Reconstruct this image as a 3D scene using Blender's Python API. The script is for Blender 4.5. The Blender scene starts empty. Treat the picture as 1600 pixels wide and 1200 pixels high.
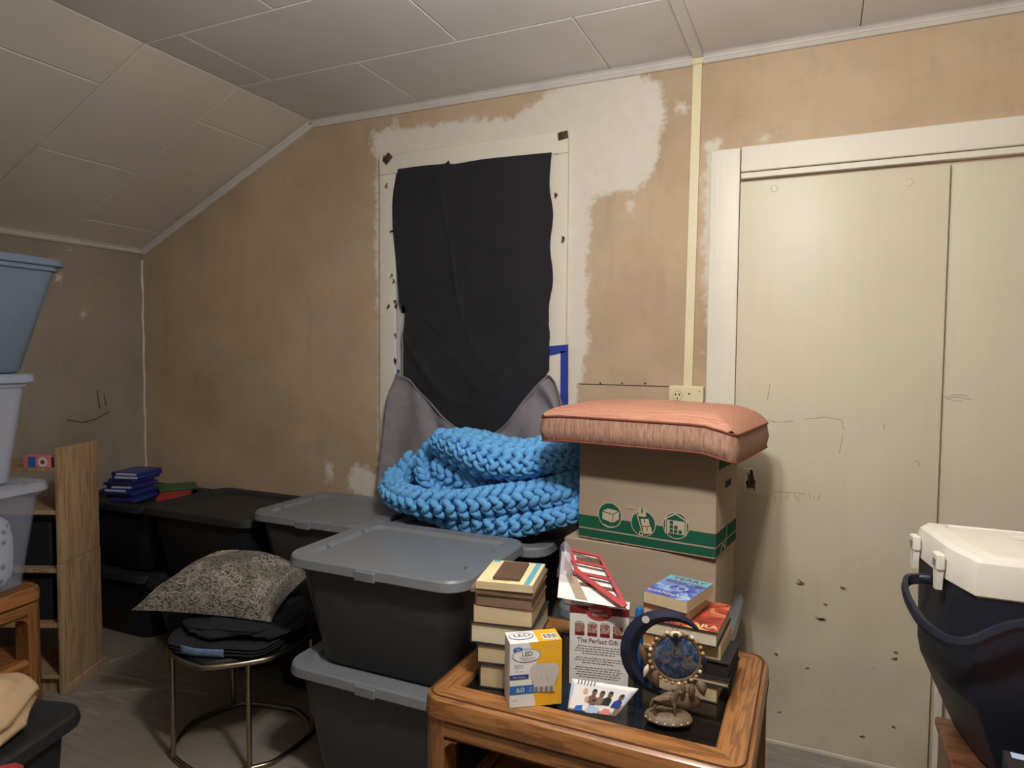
import bpy, math, random
import numpy as np
from mathutils import Vector, Matrix, noise as mnoise
random.seed(7)
scn = bpy.context.scene
col = scn.collection
# ------------------------------------------------------------------ camera
D = 2.45                       # distance to the window wall
HC = .545 * D                  # camera height above the floor
FPX = 1051.4
yaw, pitch, roll = (math.radians(a) for a in (24.307, -2.774, .4565))
fw = Vector((-math.sin(yaw)*math.cos(pitch), math.cos(yaw)*math.cos(pitch), math.sin(pitch)))
r0 = Vector((math.cos(yaw), math.sin(yaw), 0)); u0 = r0.cross(fw)
rt = r0*math.cos(roll) + u0*math.sin(roll); up = u0*math.cos(roll) - r0*math.sin(roll)
CAM = Vector((0, 0, HC))
cam = bpy.data.cameras.new('camera'); camo = bpy.data.objects.new('camera', cam); col.objects.link(camo)
cam.sensor_fit = 'HORIZONTAL'; cam.sensor_width = 36; cam.lens = FPX/1600*36; cam.clip_start = .02
m = Matrix((rt, up, -fw)).transposed().to_4x4(); m.translation = CAM; camo.matrix_world = m
scn.camera = camo
# ------------------------------------------------------------------ world, exposure
w = bpy.data.worlds.new('world'); scn.world = w; w.use_nodes = True
w.node_tree.nodes['Background'].inputs[0].default_value = (.62, .74, 1, 1)
w.node_tree.nodes['Background'].inputs[1].default_value = 1.0
scn.view_settings.view_transform = 'Standard'; scn.view_settings.look = 'None'
scn.view_settings.exposure = 0.0; scn.view_settings.gamma = 1; scn.view_settings.use_curve_mapping = False
LAMP_POS = (-.24, .85, 2.04); LAMP_W = 71; LAMP_COLS = ((.93, .95, 1.0), (1, .89, .74))   # one cool and one warm bulb

def ray(x, y): return rt*((x-800)/FPX) - up*((y-600)/FPX) + fw
def onY(x, y, Y): d = ray(x, y); return CAM + d*(Y/d.y)
def onX(x, y, X): d = ray(x, y); return CAM + d*(X/d.x)
def onZ(x, y, Z): d = ray(x, y); return CAM + d*((Z-HC)/d.z)
def ppm(P): return FPX/((Vector(P)-CAM).dot(fw))      # pixels per metre at P

# ------------------------------------------------------------------ mesh helpers
class MB:
    def __init__(s): s.v = []; s.f = []
    def add(s, vs, fs):
        o = len(s.v); s.v += [tuple(p) for p in vs]; s.f += [tuple(i+o for i in q) for q in fs]
    def box(s, x0, x1, y0, y1, z0, z1):
        s.add([(x0,y0,z0),(x1,y0,z0),(x1,y1,z0),(x0,y1,z0),(x0,y0,z1),(x1,y0,z1),(x1,y1,z1),(x0,y1,z1)],
              [(0,3,2,1),(4,5,6,7),(0,1,5,4),(1,2,6,5),(2,3,7,6),(3,0,4,7)])
        return s
    def loft(s, rings, cap0=True, cap1=True, closed=True):
        n = len(rings[0]); vs = [p for r in rings for p in r]; fs = []
        for i in range(len(rings)-1):
            for j in range(n if closed else n-1):
                a = i*n+j; b = i*n+(j+1) % n; fs.append((a, b, b+n, a+n))
        if cap0: fs.append(tuple(range(n-1, -1, -1)))
        if cap1: fs.append(tuple(range((len(rings)-1)*n, len(rings)*n)))
        s.add(vs, fs); return s
    def rbox(s, x0, x1, y0, y1, z0, z1, r=.01, b=.004, n=4):
        b = min(b, (z1-z0)/2.01)
        R = [rrect(x0+b, x1-b, y0+b, y1-b, max(r-b, .0005), z0, n), rrect(x0, x1, y0, y1, r, z0+b, n),
             rrect(x0, x1, y0, y1, r, z1-b, n), rrect(x0+b, x1-b, y0+b, y1-b, max(r-b, .0005), z1, n)]
        return s.loft(R)
    def tube(s, path, r, n=8, closed=False, caps=True):
        path = [Vector(p) for p in path]; N = len(path); rings = []; prev = None
        for i, p in enumerate(path):
            if closed: t = path[(i+1) % N]-path[i-1]
            else: t = path[min(i+1, N-1)]-path[max(i-1, 0)]
            t.normalize()
            if prev is None:
                a = t.cross(Vector((0, 0, 1)))
                if a.length < .1: a = t.cross(Vector((0, 1, 0)))
            else: a = prev - t*prev.dot(t)
            a.normalize(); prev = a; b = t.cross(a); rr = r[i] if hasattr(r, '__len__') else r
            rings.append([p + (a*math.cos(2*math.pi*k/n)+b*math.sin(2*math.pi*k/n))*rr for k in range(n)])
        if closed: rings.append(rings[0]); return s.loft(rings, False, False)
        return s.loft(rings, caps, caps)
    def ell(s, c, rad, M=None, nu=10, nv=6):
        c = Vector(c); vs = []; fs = []
        for i in range(1, nv):
            th = math.pi*i/nv
            for j in range(nu):
                ph = 2*math.pi*j/nu
                q = Vector((rad[0]*math.sin(th)*math.cos(ph), rad[1]*math.sin(th)*math.sin(ph), rad[2]*math.cos(th)))
                vs.append(c+(M @ q if M else q))
        t = Vector((0, 0, rad[2])); a = len(vs); vs += [c+(M @ t if M else t), c-(M @ t if M else t)]
        for i in range(nv-2):
            for j in range(nu):
                p = i*nu+j; q = i*nu+(j+1) % nu; fs.append((p, p+nu, q+nu, q))
        for j in range(nu):
            fs.append((a, j, (j+1) % nu)); fs.append((a+1, (nv-2)*nu+(j+1) % nu, (nv-2)*nu+j))
        s.add(vs, fs); return s
    def grid(s, nu, nv, fn, wrap=False):
        vs = [fn(i/(nu-1), j/(nv-1)) for j in range(nv) for i in range(nu)]
        s.add(vs, [(j*nu+i, j*nu+i+1, (j+1)*nu+i+1, (j+1)*nu+i) for j in range(nv-1) for i in range(nu-1)]); return s
    def prism(s, pts, z0, z1):
        return s.loft([[(p[0], p[1], z0) for p in pts], [(p[0], p[1], z1) for p in pts]])
    def flat(s, pts):
        s.add(pts, [tuple(range(len(pts)))]); return s
    def build(s, name, mat, parent=None, smooth=True, angle=40, loc=None, rz=0, M=None):
        me = bpy.data.meshes.new(name); me.from_pydata(s.v, [], s.f); me.validate(); me.update()
        if smooth:
            me.shade_smooth(); me.set_sharp_from_angle(angle=math.radians(angle))
        o = bpy.data.objects.new(name, me); col.objects.link(o); me.materials.append(mat)
        if parent: o.parent = parent
        if M is not None: o.matrix_local = M
        elif loc is not None: o.location = loc; o.rotation_euler = (0, 0, rz)
        return o
def rrect(x0, x1, y0, y1, r, z, n=4):
    r = min(r, (x1-x0)/2.001, (y1-y0)/2.001); out = []
    for cx, cy, a0 in ((x1-r, y0+r, -90), (x1-r, y1-r, 0), (x0+r, y1-r, 90), (x0+r, y0+r, 180)):
        for k in range(n+1):
            a = math.radians(a0+90*k/n); out.append((cx+r*math.cos(a), cy+r*math.sin(a), z))
    return out
def disc(cx, cy, rx, ry=None, n=24, z=0):
    ry = ry or rx; return [(cx+rx*math.cos(2*math.pi*k/n), cy+ry*math.sin(2*math.pi*k/n), z) for k in range(n)]
def solid(o, t, off=0):
    md = o.modifiers.new('thick', 'SOLIDIFY'); md.thickness = t; md.offset = off; return o
def subsurf(o, n=1):
    md = o.modifiers.new('sub', 'SUBSURF'); md.levels = n; md.render_levels = n; return o
def empty(name, loc=(0, 0, 0), rz=0, label=None, cat=None, group=None):
    o = bpy.data.objects.new(name, None); col.objects.link(o); o.location = loc; o.rotation_euler = (0, 0, rz)
    o.empty_display_size = .05
    return tag(o, label, cat, group)
def tag(o, label=None, cat=None, group=None, kind=None):
    if label: o['label'] = label
    if cat: o['category'] = cat
    if group: o['group'] = group
    if kind: o['kind'] = kind
    return o
def struct(o, label=None): o['kind'] = 'structure'; return tag(o, label)
def part(o, label): o['label'] = label; return o
def catmull(pts, t):
    n = len(pts)-1; x = min(max(t, 0), 1)*n; i = min(int(x), n-1); f = x-i
    P = [Vector(pts[max(0, min(n, i+k))]) for k in (-1, 0, 1, 2)]
    return .5*((2*P[1])+(P[2]-P[0])*f+(2*P[0]-5*P[1]+4*P[2]-P[3])*f*f+(3*P[1]-P[0]-3*P[2]+P[3])*f**3)
def smoothpath(pts, n): return [catmull(pts, i/(n-1)) for i in range(n)]

# ------------------------------------------------------------------ materials
def S(r, g, b):
    f = lambda c: (c/255/12.92) if c <= 10 else ((c/255+.055)/1.055)**2.4
    return (f(r), f(g), f(b), 1)
def base(name):
    m = bpy.data.materials.new(name); m.use_nodes = True; nt = m.node_tree
    return m, nt, nt.nodes['Principled BSDF']
def N(nt, t, **k):
    n = nt.nodes.new(t)
    for a, b in k.items():
        if a in n.inputs: n.inputs[a].default_value = b
        else: setattr(n, a, b)
    return n
def coords(nt, scale=(1, 1, 1), kind='Object'):
    tc = N(nt, 'ShaderNodeTexCoord'); mp = N(nt, 'ShaderNodeMapping'); mp.inputs['Scale'].default_value = scale
    nt.links.new(tc.outputs[kind], mp.inputs['Vector']); return mp.outputs['Vector']
def mixc(nt, fac, a, b):
    mx = N(nt, 'ShaderNodeMix', data_type='RGBA')
    for sock, v in ((mx.inputs[0], fac), (mx.inputs[6], a), (mx.inputs[7], b)):
        if isinstance(v, bpy.types.NodeSocket): nt.links.new(v, sock)
        else: sock.default_value = v
    return mx.outputs[2]
def ramp(nt, sock, a, b, ca=(0, 0, 0, 1), cb=(1, 1, 1, 1)):
    r = N(nt, 'ShaderNodeValToRGB'); e = r.color_ramp.elements
    e[0].position = a; e[0].color = ca; e[1].position = b; e[1].color = cb
    nt.links.new(sock, r.inputs[0]); return r.outputs[0]
def noise(nt, vec, scale, detail=4, rough=.6, dist=0):
    n = N(nt, 'ShaderNodeTexNoise'); n.inputs['Scale'].default_value = scale; n.inputs['Detail'].default_value = detail
    n.inputs['Roughness'].default_value = rough; n.inputs['Distortion'].default_value = dist
    nt.links.new(vec, n.inputs['Vector']); return n.outputs[0]
def math_(nt, op, a, b=0.0, clamp=False):
    n = N(nt, 'ShaderNodeMath', operation=op, use_clamp=clamp)
    for i, v in enumerate((a, b)):
        if isinstance(v, bpy.types.NodeSocket): nt.links.new(v, n.inputs[i])
        else: n.inputs[i].default_value = v
    return n.outputs[0]
def bump(nt, b, h, strength=.3, dist=.01):
    bp = N(nt, 'ShaderNodeBump'); bp.inputs['Strength'].default_value = strength; bp.inputs['Distance'].default_value = dist
    nt.links.new(h, bp.inputs['Height']); nt.links.new(bp.outputs[0], b.inputs['Normal'])
def sc(c, k): return (min(c[0]*k, 1), min(c[1]*k, 1), min(c[2]*k, 1), 1)
def mat(name, c, rough=.6, var=.12, scale=14, bmp=0, bs=80, stretch=(1, 1, 1), metal=0, spec=.4, **kw):
    m, nt, b = base(name)
    v = coords(nt, stretch); n = noise(nt, v, scale)
    nt.links.new(mixc(nt, ramp(nt, n, .3, .7), sc(c, 1-var), sc(c, 1+var)), b.inputs['Base Color'])
    b.inputs['Roughness'].default_value = rough; b.inputs['Metallic'].default_value = metal
    b.inputs['Specular IOR Level'].default_value = spec
    if bmp: bump(nt, b, noise(nt, v, bs), bmp, .004)
    for k, val in kw.items(): b.inputs[k].default_value = val
    return m
def wood(name, a, b_, axis=0, rough=.35, sc_=1.0, coat=.3):
    m, nt, b = base(name); st = [14, 14, 14]; st[axis] = 1.1
    v = coords(nt, [x*sc_ for x in st])
    n = noise(nt, v, 1.6, 5, .55, .6)
    wv = N(nt, 'ShaderNodeMath', operation='SINE'); nt.links.new(math_(nt, 'MULTIPLY', n, 34), wv.inputs[0])
    st2 = [150, 150, 150]; st2[axis] = 6
    n2 = noise(nt, coords(nt, [x*sc_ for x in st2]), 1, 3)
    c1 = mixc(nt, ramp(nt, wv.outputs[0], .15, 1), a, b_)
    c2 = mixc(nt, ramp(nt, n2, .52, .72), c1, sc(b_, .7))
    nt.links.new(c2, b.inputs['Base Color']); b.inputs['Roughness'].default_value = rough
    b.inputs['Coat Weight'].default_value = coat; b.inputs['Coat Roughness'].default_value = .25
    bump(nt, b, n2, .1, .002)
    return m
M = {}
M['oak'] = wood('honey_oak_x', S(164, 112, 64), S(126, 82, 44), 0)
M['oak_y'] = wood('honey_oak_y', S(164, 112, 64), S(126, 82, 44), 1)
M['oak_z'] = wood('honey_oak_z', S(154, 104, 60), S(118, 76, 42), 2)
M['walnut'] = wood('brown_cabinet_wood', S(120, 78, 50), S(84, 50, 30), 0, .5)
M['ash'] = wood('pale_shelf_laminate', S(176, 146, 112), S(150, 122, 92), 2, .6, 1, 0)
M['tote'] = mat('charcoal_plastic', S(66, 68, 70), .5, .06, 30, .15, 260)
M['lid'] = mat('grey_plastic_lid', S(116, 120, 124), .36, .05, 20, .08, 300)
M['black'] = mat('black_plastic', S(30, 34, 38), .5, .1, 20, .1, 200)
M['blacklid'] = mat('black_plastic_lid', S(40, 41, 43), .55, .1, 20, .1, 200)
M['bluetote'] = mat('slate_blue_plastic', S(116, 132, 152), .5, .05, 25, .1, 240)
M['greylid2'] = mat('blue_grey_lid', S(150, 162, 178), .45, .05)
M['knit'] = mat('sky_blue_jersey', S(104, 172, 226), .85, .08, 40, .1, 120)
M['darkcloth'] = mat('black_cotton', S(44, 44, 48), .95, .12, 6, .12, 500, spec=.15)
M['towel'] = mat('grey_terry', S(146, 140, 146), 1, .16, 10, .9, 420, spec=.05)
M['card'] = mat('kraft_cardboard', S(168, 151, 130), .9, .05, 6, .05, 150, (1, 1, 8), spec=.1)
M['green'] = mat('green_print', S(32, 86, 66), .85, .05, spec=.1)
M['kraftline'] = mat('kraft_print_gap', S(190, 174, 152), .9, .04, spec=.1)
M['page'] = mat('aged_paper', S(206, 186, 150), .95, .12, 3, .25, 60, (1, 1, 60), spec=.1)
M['page2'] = mat('pale_paper', S(218, 206, 180), .95, .1, 3, .25, 60, (1, 1, 60), spec=.1)
M['white'] = mat('white_card', S(226, 224, 220), .6, .03)
M['ink'] = mat('dark_ink', S(40, 38, 44), .7, .05)
M['greyink'] = mat('grey_small_print', S(128, 122, 122), .7, .05)
M['maroon'] = mat('maroon_print', S(112, 30, 40), .6, .06)
M['red'] = mat('red_card', S(172, 60, 64), .5, .08)
M['yellow'] = mat('amber_print', S(236, 178, 44), .5, .05, 5)
M['blueprint'] = mat('blue_print', S(40, 104, 176), .5, .05)
M['navyprint'] = mat('navy_print', S(44, 62, 140), .5, .05)
M['cream'] = mat('cream_cover', S(236, 220, 170), .5, .05)
M['teal'] = mat('teal_cover_stripe', S(110, 170, 190), .5, .05)
M['brownbook'] = mat('brown_cloth_cover', S(98, 74, 58), .8, .1, 30, .1)
M['taupe'] = mat('taupe_cover', S(128, 102, 86), .8, .1, 30, .1)
M['blackbook'] = mat('black_cloth_cover', S(38, 34, 36), .7, .1, 30, .1)
M['darkmetal'] = mat('brushed_brass', S(158, 148, 126), .28, .08, 30, metal=1)
M['plate'] = mat('ivory_plastic', S(224, 214, 176), .4, .03)
M['hole'] = mat('dark_slot', S(30, 26, 22), .8, .05)
M['tape'] = mat('blue_painter_tape', S(38, 60, 150), .7, .06, 30, .1)
M['denim'] = mat('dark_denim', S(30, 32, 38), .95, .25, 30, .4, 300)
M['denimlight'] = mat('faded_denim', S(96, 116, 150), .95, .2, 60, .3, 300)
M['comforter'] = mat('tan_cotton', S(196, 166, 128), .9, .08, 8, .15, 120)
M['coolerw'] = mat('cooler_white', S(222, 218, 206), .4, .03)
M['coolern'] = mat('cooler_navy', S(34, 38, 50), .42, .08, 8, .06, 200)
M['glassdark'] = mat('smoked_glass', S(26, 22, 20), .12, .05, spec=.6)
M['gameblue'] = mat('blue_case', S(42, 54, 130), .35, .06)
M['gamegreen'] = mat('green_case', S(46, 96, 52), .4, .06)
M['gamered'] = mat('red_case', S(176, 44, 52), .4, .06)
M['spine'] = mat('pale_spine_print', S(196, 200, 214), .5, .05)
M['spinedark'] = mat('dark_spine_print', S(40, 38, 46), .5, .05)
M['moon'] = mat('deep_blue_resin', S(30, 37, 58), .4, .45, 26)
M['bronze'] = mat('bronze_resin', S(110, 92, 72), .45, .25, 60, .3, 200)
M['bead'] = mat('amber_bead', S(168, 130, 92), .35, .3, 90)
M['bone'] = mat('bone_resin', S(210, 196, 170), .5, .1)
M['skin1'] = mat('print_skin_pale', S(206, 160, 140), .5, .05)
M['skin2'] = mat('print_skin_brown', S(120, 84, 70), .5, .05)
M['pale'] = mat('print_pale_blue', S(170, 190, 216), .5, .08)
M['pinkprint'] = mat('print_pink', S(220, 130, 130), .5, .08)
M['cable'] = mat('black_cable', S(26, 24, 24), .5, .05)
M['rust'] = mat('rusty_metal', S(92, 76, 62), .6, .4, 60, .3, 150, metal=.5)
M['pale2'] = mat('grey_bulb_print', S(198, 192, 188), .5, .04)
M['groove'] = mat('dark_oak_groove', S(84, 50, 26), .6, .1)
M['chipdark'] = mat('dark_scribble', S(100, 90, 78), .8, .4, 60)
M['chip'] = mat('exposed_brown_primer', S(146, 122, 96), .8, .3, 60)
M['bulb'] = mat('bulb_socket', S(230, 228, 220), .4, .02)
M['greymould'] = mat('painted_moulding', S(206, 202, 194), .45, .06, 10)
M['sash'] = mat('white_sash_paint', S(214, 212, 204), .5, .05)
# clear plastic
m_, nt, b = base('frosted_clear_plastic'); b.inputs['Base Color'].default_value = S(200, 208, 224); b.inputs['Roughness'].default_value = .25
tr = N(nt, 'ShaderNodeBsdfTransparent'); tr.inputs[0].default_value = (.93, .95, 1, 1)
mx = N(nt, 'ShaderNodeMixShader'); mx.inputs[0].default_value = .14
nt.links.new(tr.outputs[0], mx.inputs[1]); nt.links.new(b.outputs[0], mx.inputs[2]); nt.links.new(mx.outputs[0], nt.nodes['Material Output'].inputs[0])
nt.links.new(mixc(nt, noise(nt, coords(nt), 9), S(204, 210, 228), S(222, 226, 236)), b.inputs['Base Color']); M['clear'] = m_
m_ = M['clear'].copy(); m_.name = 'frosted_plastic'; M['frost'] = m_
for n_ in m_.node_tree.nodes:
    if n_.type == 'MIX_SHADER': n_.inputs[0].default_value = .36
m_, nt, b = base('clear_film'); b.inputs['Roughness'].default_value = .12; b.inputs['Base Color'].default_value = S(150, 140, 160)
tr = N(nt, 'ShaderNodeBsdfTransparent'); mx = N(nt, 'ShaderNodeMixShader'); mx.inputs[0].default_value = .4
nt.links.new(mixc(nt, noise(nt, coords(nt), 30), S(120, 110, 140), S(190, 180, 196)), b.inputs['Base Color'])
nt.links.new(tr.outputs[0], mx.inputs[1]); nt.links.new(b.outputs[0], mx.inputs[2]); nt.links.new(mx.outputs[0], nt.nodes['Material Output'].inputs[0]); M['film'] = m_
m_, nt, b = base('window_glass'); b.inputs['Transmission Weight'].default_value = 1; b.inputs['Roughness'].default_value = .02; b.inputs['IOR'].default_value = 1.1
nt.links.new(mixc(nt, noise(nt, coords(nt), 2), (.95, .97, 1, 1), (1, 1, 1, 1)), b.inputs['Base Color']); M['glass'] = m_
# wall with ragged plaster patches: the attribute 'patch' holds a signed distance in metres
def wallmat(name, tan, tan2):
    m, nt, b = base(name); v = coords(nt)
    at = N(nt, 'ShaderNodeAttribute'); at.attribute_name = 'patch'
    n1 = noise(nt, v, 22, 6, .7); n2 = noise(nt, v, 3, 3); n3 = noise(nt, v, 1.1, 4, .6); n4 = noise(nt, v, 60, 3)
    n5 = noise(nt, coords(nt, (7, 7, 1)), 1.5, 4)
    d = math_(nt, 'ADD', at.outputs['Fac'], math_(nt, 'MULTIPLY', math_(nt, 'SUBTRACT', n1, .5), .11))
    mask = ramp(nt, d, -.006, .012)
    mr = N(nt, 'ShaderNodeMapRange'); mr.inputs[1].default_value = -.01; mr.inputs[2].default_value = .014
    nt.links.new(d, mr.inputs[0]); mask = mr.outputs[0]
    c = mixc(nt, ramp(nt, n2, .35, .7), tan, tan2)
    c = mixc(nt, ramp(nt, n3, .45, .72), c, mixc(nt, n1, sc(tan, .62), sc(tan2, .82)))
    n6 = noise(nt, coords(nt), 9, 5, .7)
    c = mixc(nt, math_(nt, 'MULTIPLY', ramp(nt, n6, .5, .72), .35), c, sc(tan, .7))
    c = mixc(nt, math_(nt, 'MULTIPLY', ramp(nt, n5, .55, .8), .4), c, sc(tan2, .72))
    c = mixc(nt, math_(nt, 'MULTIPLY', ramp(nt, n4, .66, .74), .35), c, S(235, 222, 200))
    p = mixc(nt, n1, S(228, 223, 212), S(210, 203, 188))
    c = mixc(nt, math_(nt, 'MULTIPLY', mask, .93), c, p)
    nt.links.new(c, b.inputs['Base Color']); b.inputs['Roughness'].default_value = .8
    b.inputs['Specular IOR Level'].default_value = .2
    bump(nt, b, math_(nt, 'ADD', math_(nt, 'MULTIPLY', mask, .4), n4), .12, .004)
    return m
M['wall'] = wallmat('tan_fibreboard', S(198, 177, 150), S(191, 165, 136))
M['wall2'] = wallmat('falloff_darkened_fibreboard', S(158, 148, 132), S(150, 140, 124))  # greyer left wall, base darkened further to stand in for lamp falloff
M['dimwall'] = mat('fill_damping_wall', S(160, 146, 128), .7, .1, 4)  # unseen walls, tone chosen to hold down the bounced fill light
def doormat(name, c):
    m, nt, b = base(name); v = coords(nt)
    n1 = noise(nt, v, 2.2, 4); n2 = noise(nt, coords(nt, (60, 60, 4)), 1, 3); n3 = noise(nt, v, 55, 4, .65)
    n4 = noise(nt, v, 4, 3)
    sep = N(nt, 'ShaderNodeSeparateXYZ'); nt.links.new(coords(nt), sep.inputs[0])
    low = N(nt, 'ShaderNodeMapRange'); low.inputs[1].default_value = 1.0; low.inputs[2].default_value = .1
    nt.links.new(sep.outputs[2], low.inputs[0])
    k = mixc(nt, ramp(nt, n1, .35, .7), c, sc(c, .92))
    k = mixc(nt, math_(nt, 'MULTIPLY', ramp(nt, n2, .5, .8), .25), k, sc(c, .82))
    # grime near the floor and small chips
    g = math_(nt, 'MULTIPLY', math_(nt, 'MULTIPLY', low.outputs[0], ramp(nt, n4, .3, .65)), .32)
    k = mixc(nt, g, k, S(140, 122, 96))
    ch = math_(nt, 'MULTIPLY', ramp(nt, n3, .69, .73), low.outputs[0])
    k = mixc(nt, math_(nt, 'MULTIPLY', ch, .7), k, S(92, 76, 58))
    nt.links.new(k, b.inputs['Base Color']); b.inputs['Roughness'].default_value = .42; bump(nt, b, n3, .06, .003)
    return m
M['door'] = doormat('cream_painted_plywood', S(214, 205, 182))
M['trim'] = doormat('ivory_painted_trim', S(226, 220, 204))
def ceilmat(name, c):
    m, nt, b = base(name); v = coords(nt)
    n1 = noise(nt, v, 1.6, 4); n2 = noise(nt, v, 90, 3)
    k = mixc(nt, ramp(nt, n1, .3, .75), c, sc(c, .86)); k = mixc(nt, math_(nt, 'MULTIPLY', ramp(nt, n2, .72, .76), .3), k, sc(c, .6))
    nt.links.new(k, b.inputs['Base Color']); b.inputs['Roughness'].default_value = .6; bump(nt, b, n2, .1, .003); return m
M['ceil'] = ceilmat('white_fibre_panel', S(226, 223, 220)); M['ceilback'] = mat('panel_gap', S(120, 110, 100), .9)
M['slope'] = ceilmat('aged_fibre_panel', S(214, 207, 192))
# floor: grey worn sheet vinyl
m_, nt, b = base('grey_sheet_vinyl')
v = coords(nt, (3, 26, 1)); n1 = noise(nt, v, 2, 6, .65); n2 = noise(nt, coords(nt), 2.2, 4)
k = mixc(nt, ramp(nt, n1, .3, .75), S(120, 112, 104), S(164, 156, 148)); k = mixc(nt, ramp(nt, n2, .4, .7), k, S(128, 118, 106))
nt.links.new(k, b.inputs['Base Color']); b.inputs['Roughness'].default_value = .55; bump(nt, b, n1, .2, .004); M['floor'] = m_
# orange upholstery
m_, nt, b = base('salmon_slub_weave')
n1 = noise(nt, coords(nt, (6, 120, 120)), 1.3, 4, .7); n2 = noise(nt, coords(nt, (200, 60, 20)), 1, 3)
k = mixc(nt, ramp(nt, n1, .35, .68), S(174, 118, 94), S(200, 150, 124))
nt.links.new(mixc(nt, math_(nt, 'MULTIPLY', ramp(nt, n2, .5, .75), .3), k, S(150, 96, 74)), b.inputs['Base Color']); b.inputs['Roughness'].default_value = .9; bump(nt, b, n1, .35, .004); M['salmon'] = m_
m_, nt, b = base('salmon_boxing_weave')
n1 = noise(nt, coords(nt, (130, 130, 5)), 1.3, 4, .7)
nt.links.new(mixc(nt, ramp(nt, n1, .35, .68), S(138, 100, 84), S(182, 146, 124)), b.inputs['Base Color']); b.inputs['Roughness'].default_value = .9; bump(nt, b, n1, .35, .004); M['salmonside'] = m_
M['piping'] = mat('dark_salmon_piping', S(120, 66, 52), .9)
# pillow weave with a carved pattern
m_, nt, b = base('grey_patterned_weave')
n1 = noise(nt, coords(nt, (70, 330, 240)), 1, 2, .6); n2 = noise(nt, coords(nt), 24, 2, .5, 1.5)
k = mixc(nt, ramp(nt, n1, .42, .58), S(52, 50, 47), S(140, 133, 120))
nt.links.new(mixc(nt, math_(nt, 'MULTIPLY', ramp(nt, n2, .55, .6), .3), k, S(150, 144, 132)), b.inputs['Base Color']); b.inputs['Roughness'].default_value = .95; bump(nt, b, n1, .3, .004); M['pillow'] = m_
M['motif'] = mat('pale_woven_motif', S(170, 162, 146), .95, .3, 80)
# sweater stripes
m_, nt, b = base('grey_white_fairisle')
wv = N(nt, 'ShaderNodeTexWave'); wv.inputs['Scale'].default_value = 9; wv.inputs['Distortion'].default_value = .6; nt.links.new(coords(nt, (0, 1, .15)), wv.inputs[0])
vo = N(nt, 'ShaderNodeTexVoronoi'); vo.inputs['Scale'].default_value = 34; nt.links.new(coords(nt), vo.inputs[0])
k = mixc(nt, ramp(nt, vo.outputs[0], .25, .4), S(120, 124, 132), S(200, 202, 206)); k = mixc(nt, ramp(nt, wv.outputs[0], .86, .9), k, S(84, 88, 98))
nt.links.new(k, b.inputs['Base Color']); b.inputs['Roughness'].default_value = .95; M['sweater'] = m_
# fiery cover
def artmat(name, c1, c2, c3, s=14):
    m, nt, b = base(name); n = noise(nt, coords(nt), s, 4, .6, 1.2)
    r = N(nt, 'ShaderNodeValToRGB'); e = r.color_ramp.elements; e[0].position = .32; e[0].color = c1; e[1].position = .68; e[1].color = c3
    x = r.color_ramp.elements.new(.5); x.color = c2; nt.links.new(n, r.inputs[0]); nt.links.new(r.outputs[0], b.inputs['Base Color'])
    b.inputs['Roughness'].default_value = .35; return m
M['fire'] = artmat('fiery_cover_art', S(70, 36, 44), S(186, 76, 58), S(226, 176, 110))
M['bluecover'] = artmat('blue_cover_art', S(52, 54, 120), S(84, 100, 176), S(150, 186, 226), 18)
M['dream'] = artmat('moonlit_blue_disc', S(28, 36, 62), S(52, 72, 108), S(120, 128, 128), 45)
M['foodart'] = artmat('small_food_photo', S(80, 40, 36), S(160, 110, 96), S(220, 200, 186), 120)

# ------------------------------------------------------------------ text
def text_mesh(s, size, squash=1.0):
    cu = bpy.data.curves.new('txt', 'FONT'); cu.body = s; cu.size = size; cu.align_x = 'CENTER'; cu.resolution_u = 3
    o = bpy.data.objects.new('txt', cu); col.objects.link(o)
    bpy.context.view_layer.update()
    me = bpy.data.meshes.new_from_object(o.evaluated_get(bpy.context.evaluated_depsgraph_get()))
    bpy.data.objects.remove(o); bpy.data.curves.remove(cu)
    for v in me.vertices: v.co.x *= squash
    return me
def text(s, size, mt, parent, Mx, squash=1.0, name='lettering'):
    me = text_mesh(s, size, squash); me.materials.append(mt)
    o = bpy.data.objects.new(name, me); col.objects.link(o); o.parent = parent; o.matrix_local = Mx; return o
def frame(o, x, y):                      # local 4x4: origin, x axis, y axis, z = outward normal
    x = Vector(x).normalized(); y = Vector(y); y = (y-x*y.dot(x)).normalized(); z = x.cross(y)
    k = Matrix((x, y, z)).transposed().to_4x4(); k.translation = Vector(o); return k
def T(x, y, z=0): return Matrix.Translation((x, y, z))
def decal(shapes, name, mt, parent, Mx):  # list of 2D outlines printed on a face
    mb = MB()
    for sh in shapes: mb.flat([(p[0], p[1], p[2] if len(p) > 2 else 0) for p in sh])
    return mb.build(name, mt, parent, smooth=False, M=Mx)
def rect(x0, y0, x1, y1): return [(x0, y0), (x1, y0), (x1, y1), (x0, y1)]
def ringpts(cx, cy, r, t, n=28):
    return [[(cx+(r-t)*math.cos(a), cy+(r-t)*math.sin(a)), (cx+r*math.cos(a), cy+r*math.sin(a)), (cx+r*math.cos(b2), cy+r*math.sin(b2)), (cx+(r-t)*math.cos(b2), cy+(r-t)*math.sin(b2))]
            for a, b2 in ((2*math.pi*i/n, 2*math.pi*(i+1)/n) for i in range(n))]
def stroke(pts, w):
    out = []
    for a, c in zip(pts, pts[1:]):
        dx, dy = c[0]-a[0], c[1]-a[1]; l = math.hypot(dx, dy) or 1; nx, ny = -dy/l*w/2, dx/l*w/2
        out.append([(a[0]-nx, a[1]-ny), (c[0]-nx, c[1]-ny), (c[0]+nx, c[1]+ny), (a[0]+nx, a[1]+ny)])
    return out

# ================================================================== the room shell
XL, XR, YF = -1.3265*D, 1.75, -1.35
ZC = HC + .428*D
FOLDX = -.8638*D; KNEEZ = HC + .2161*D
WY = D
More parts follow.
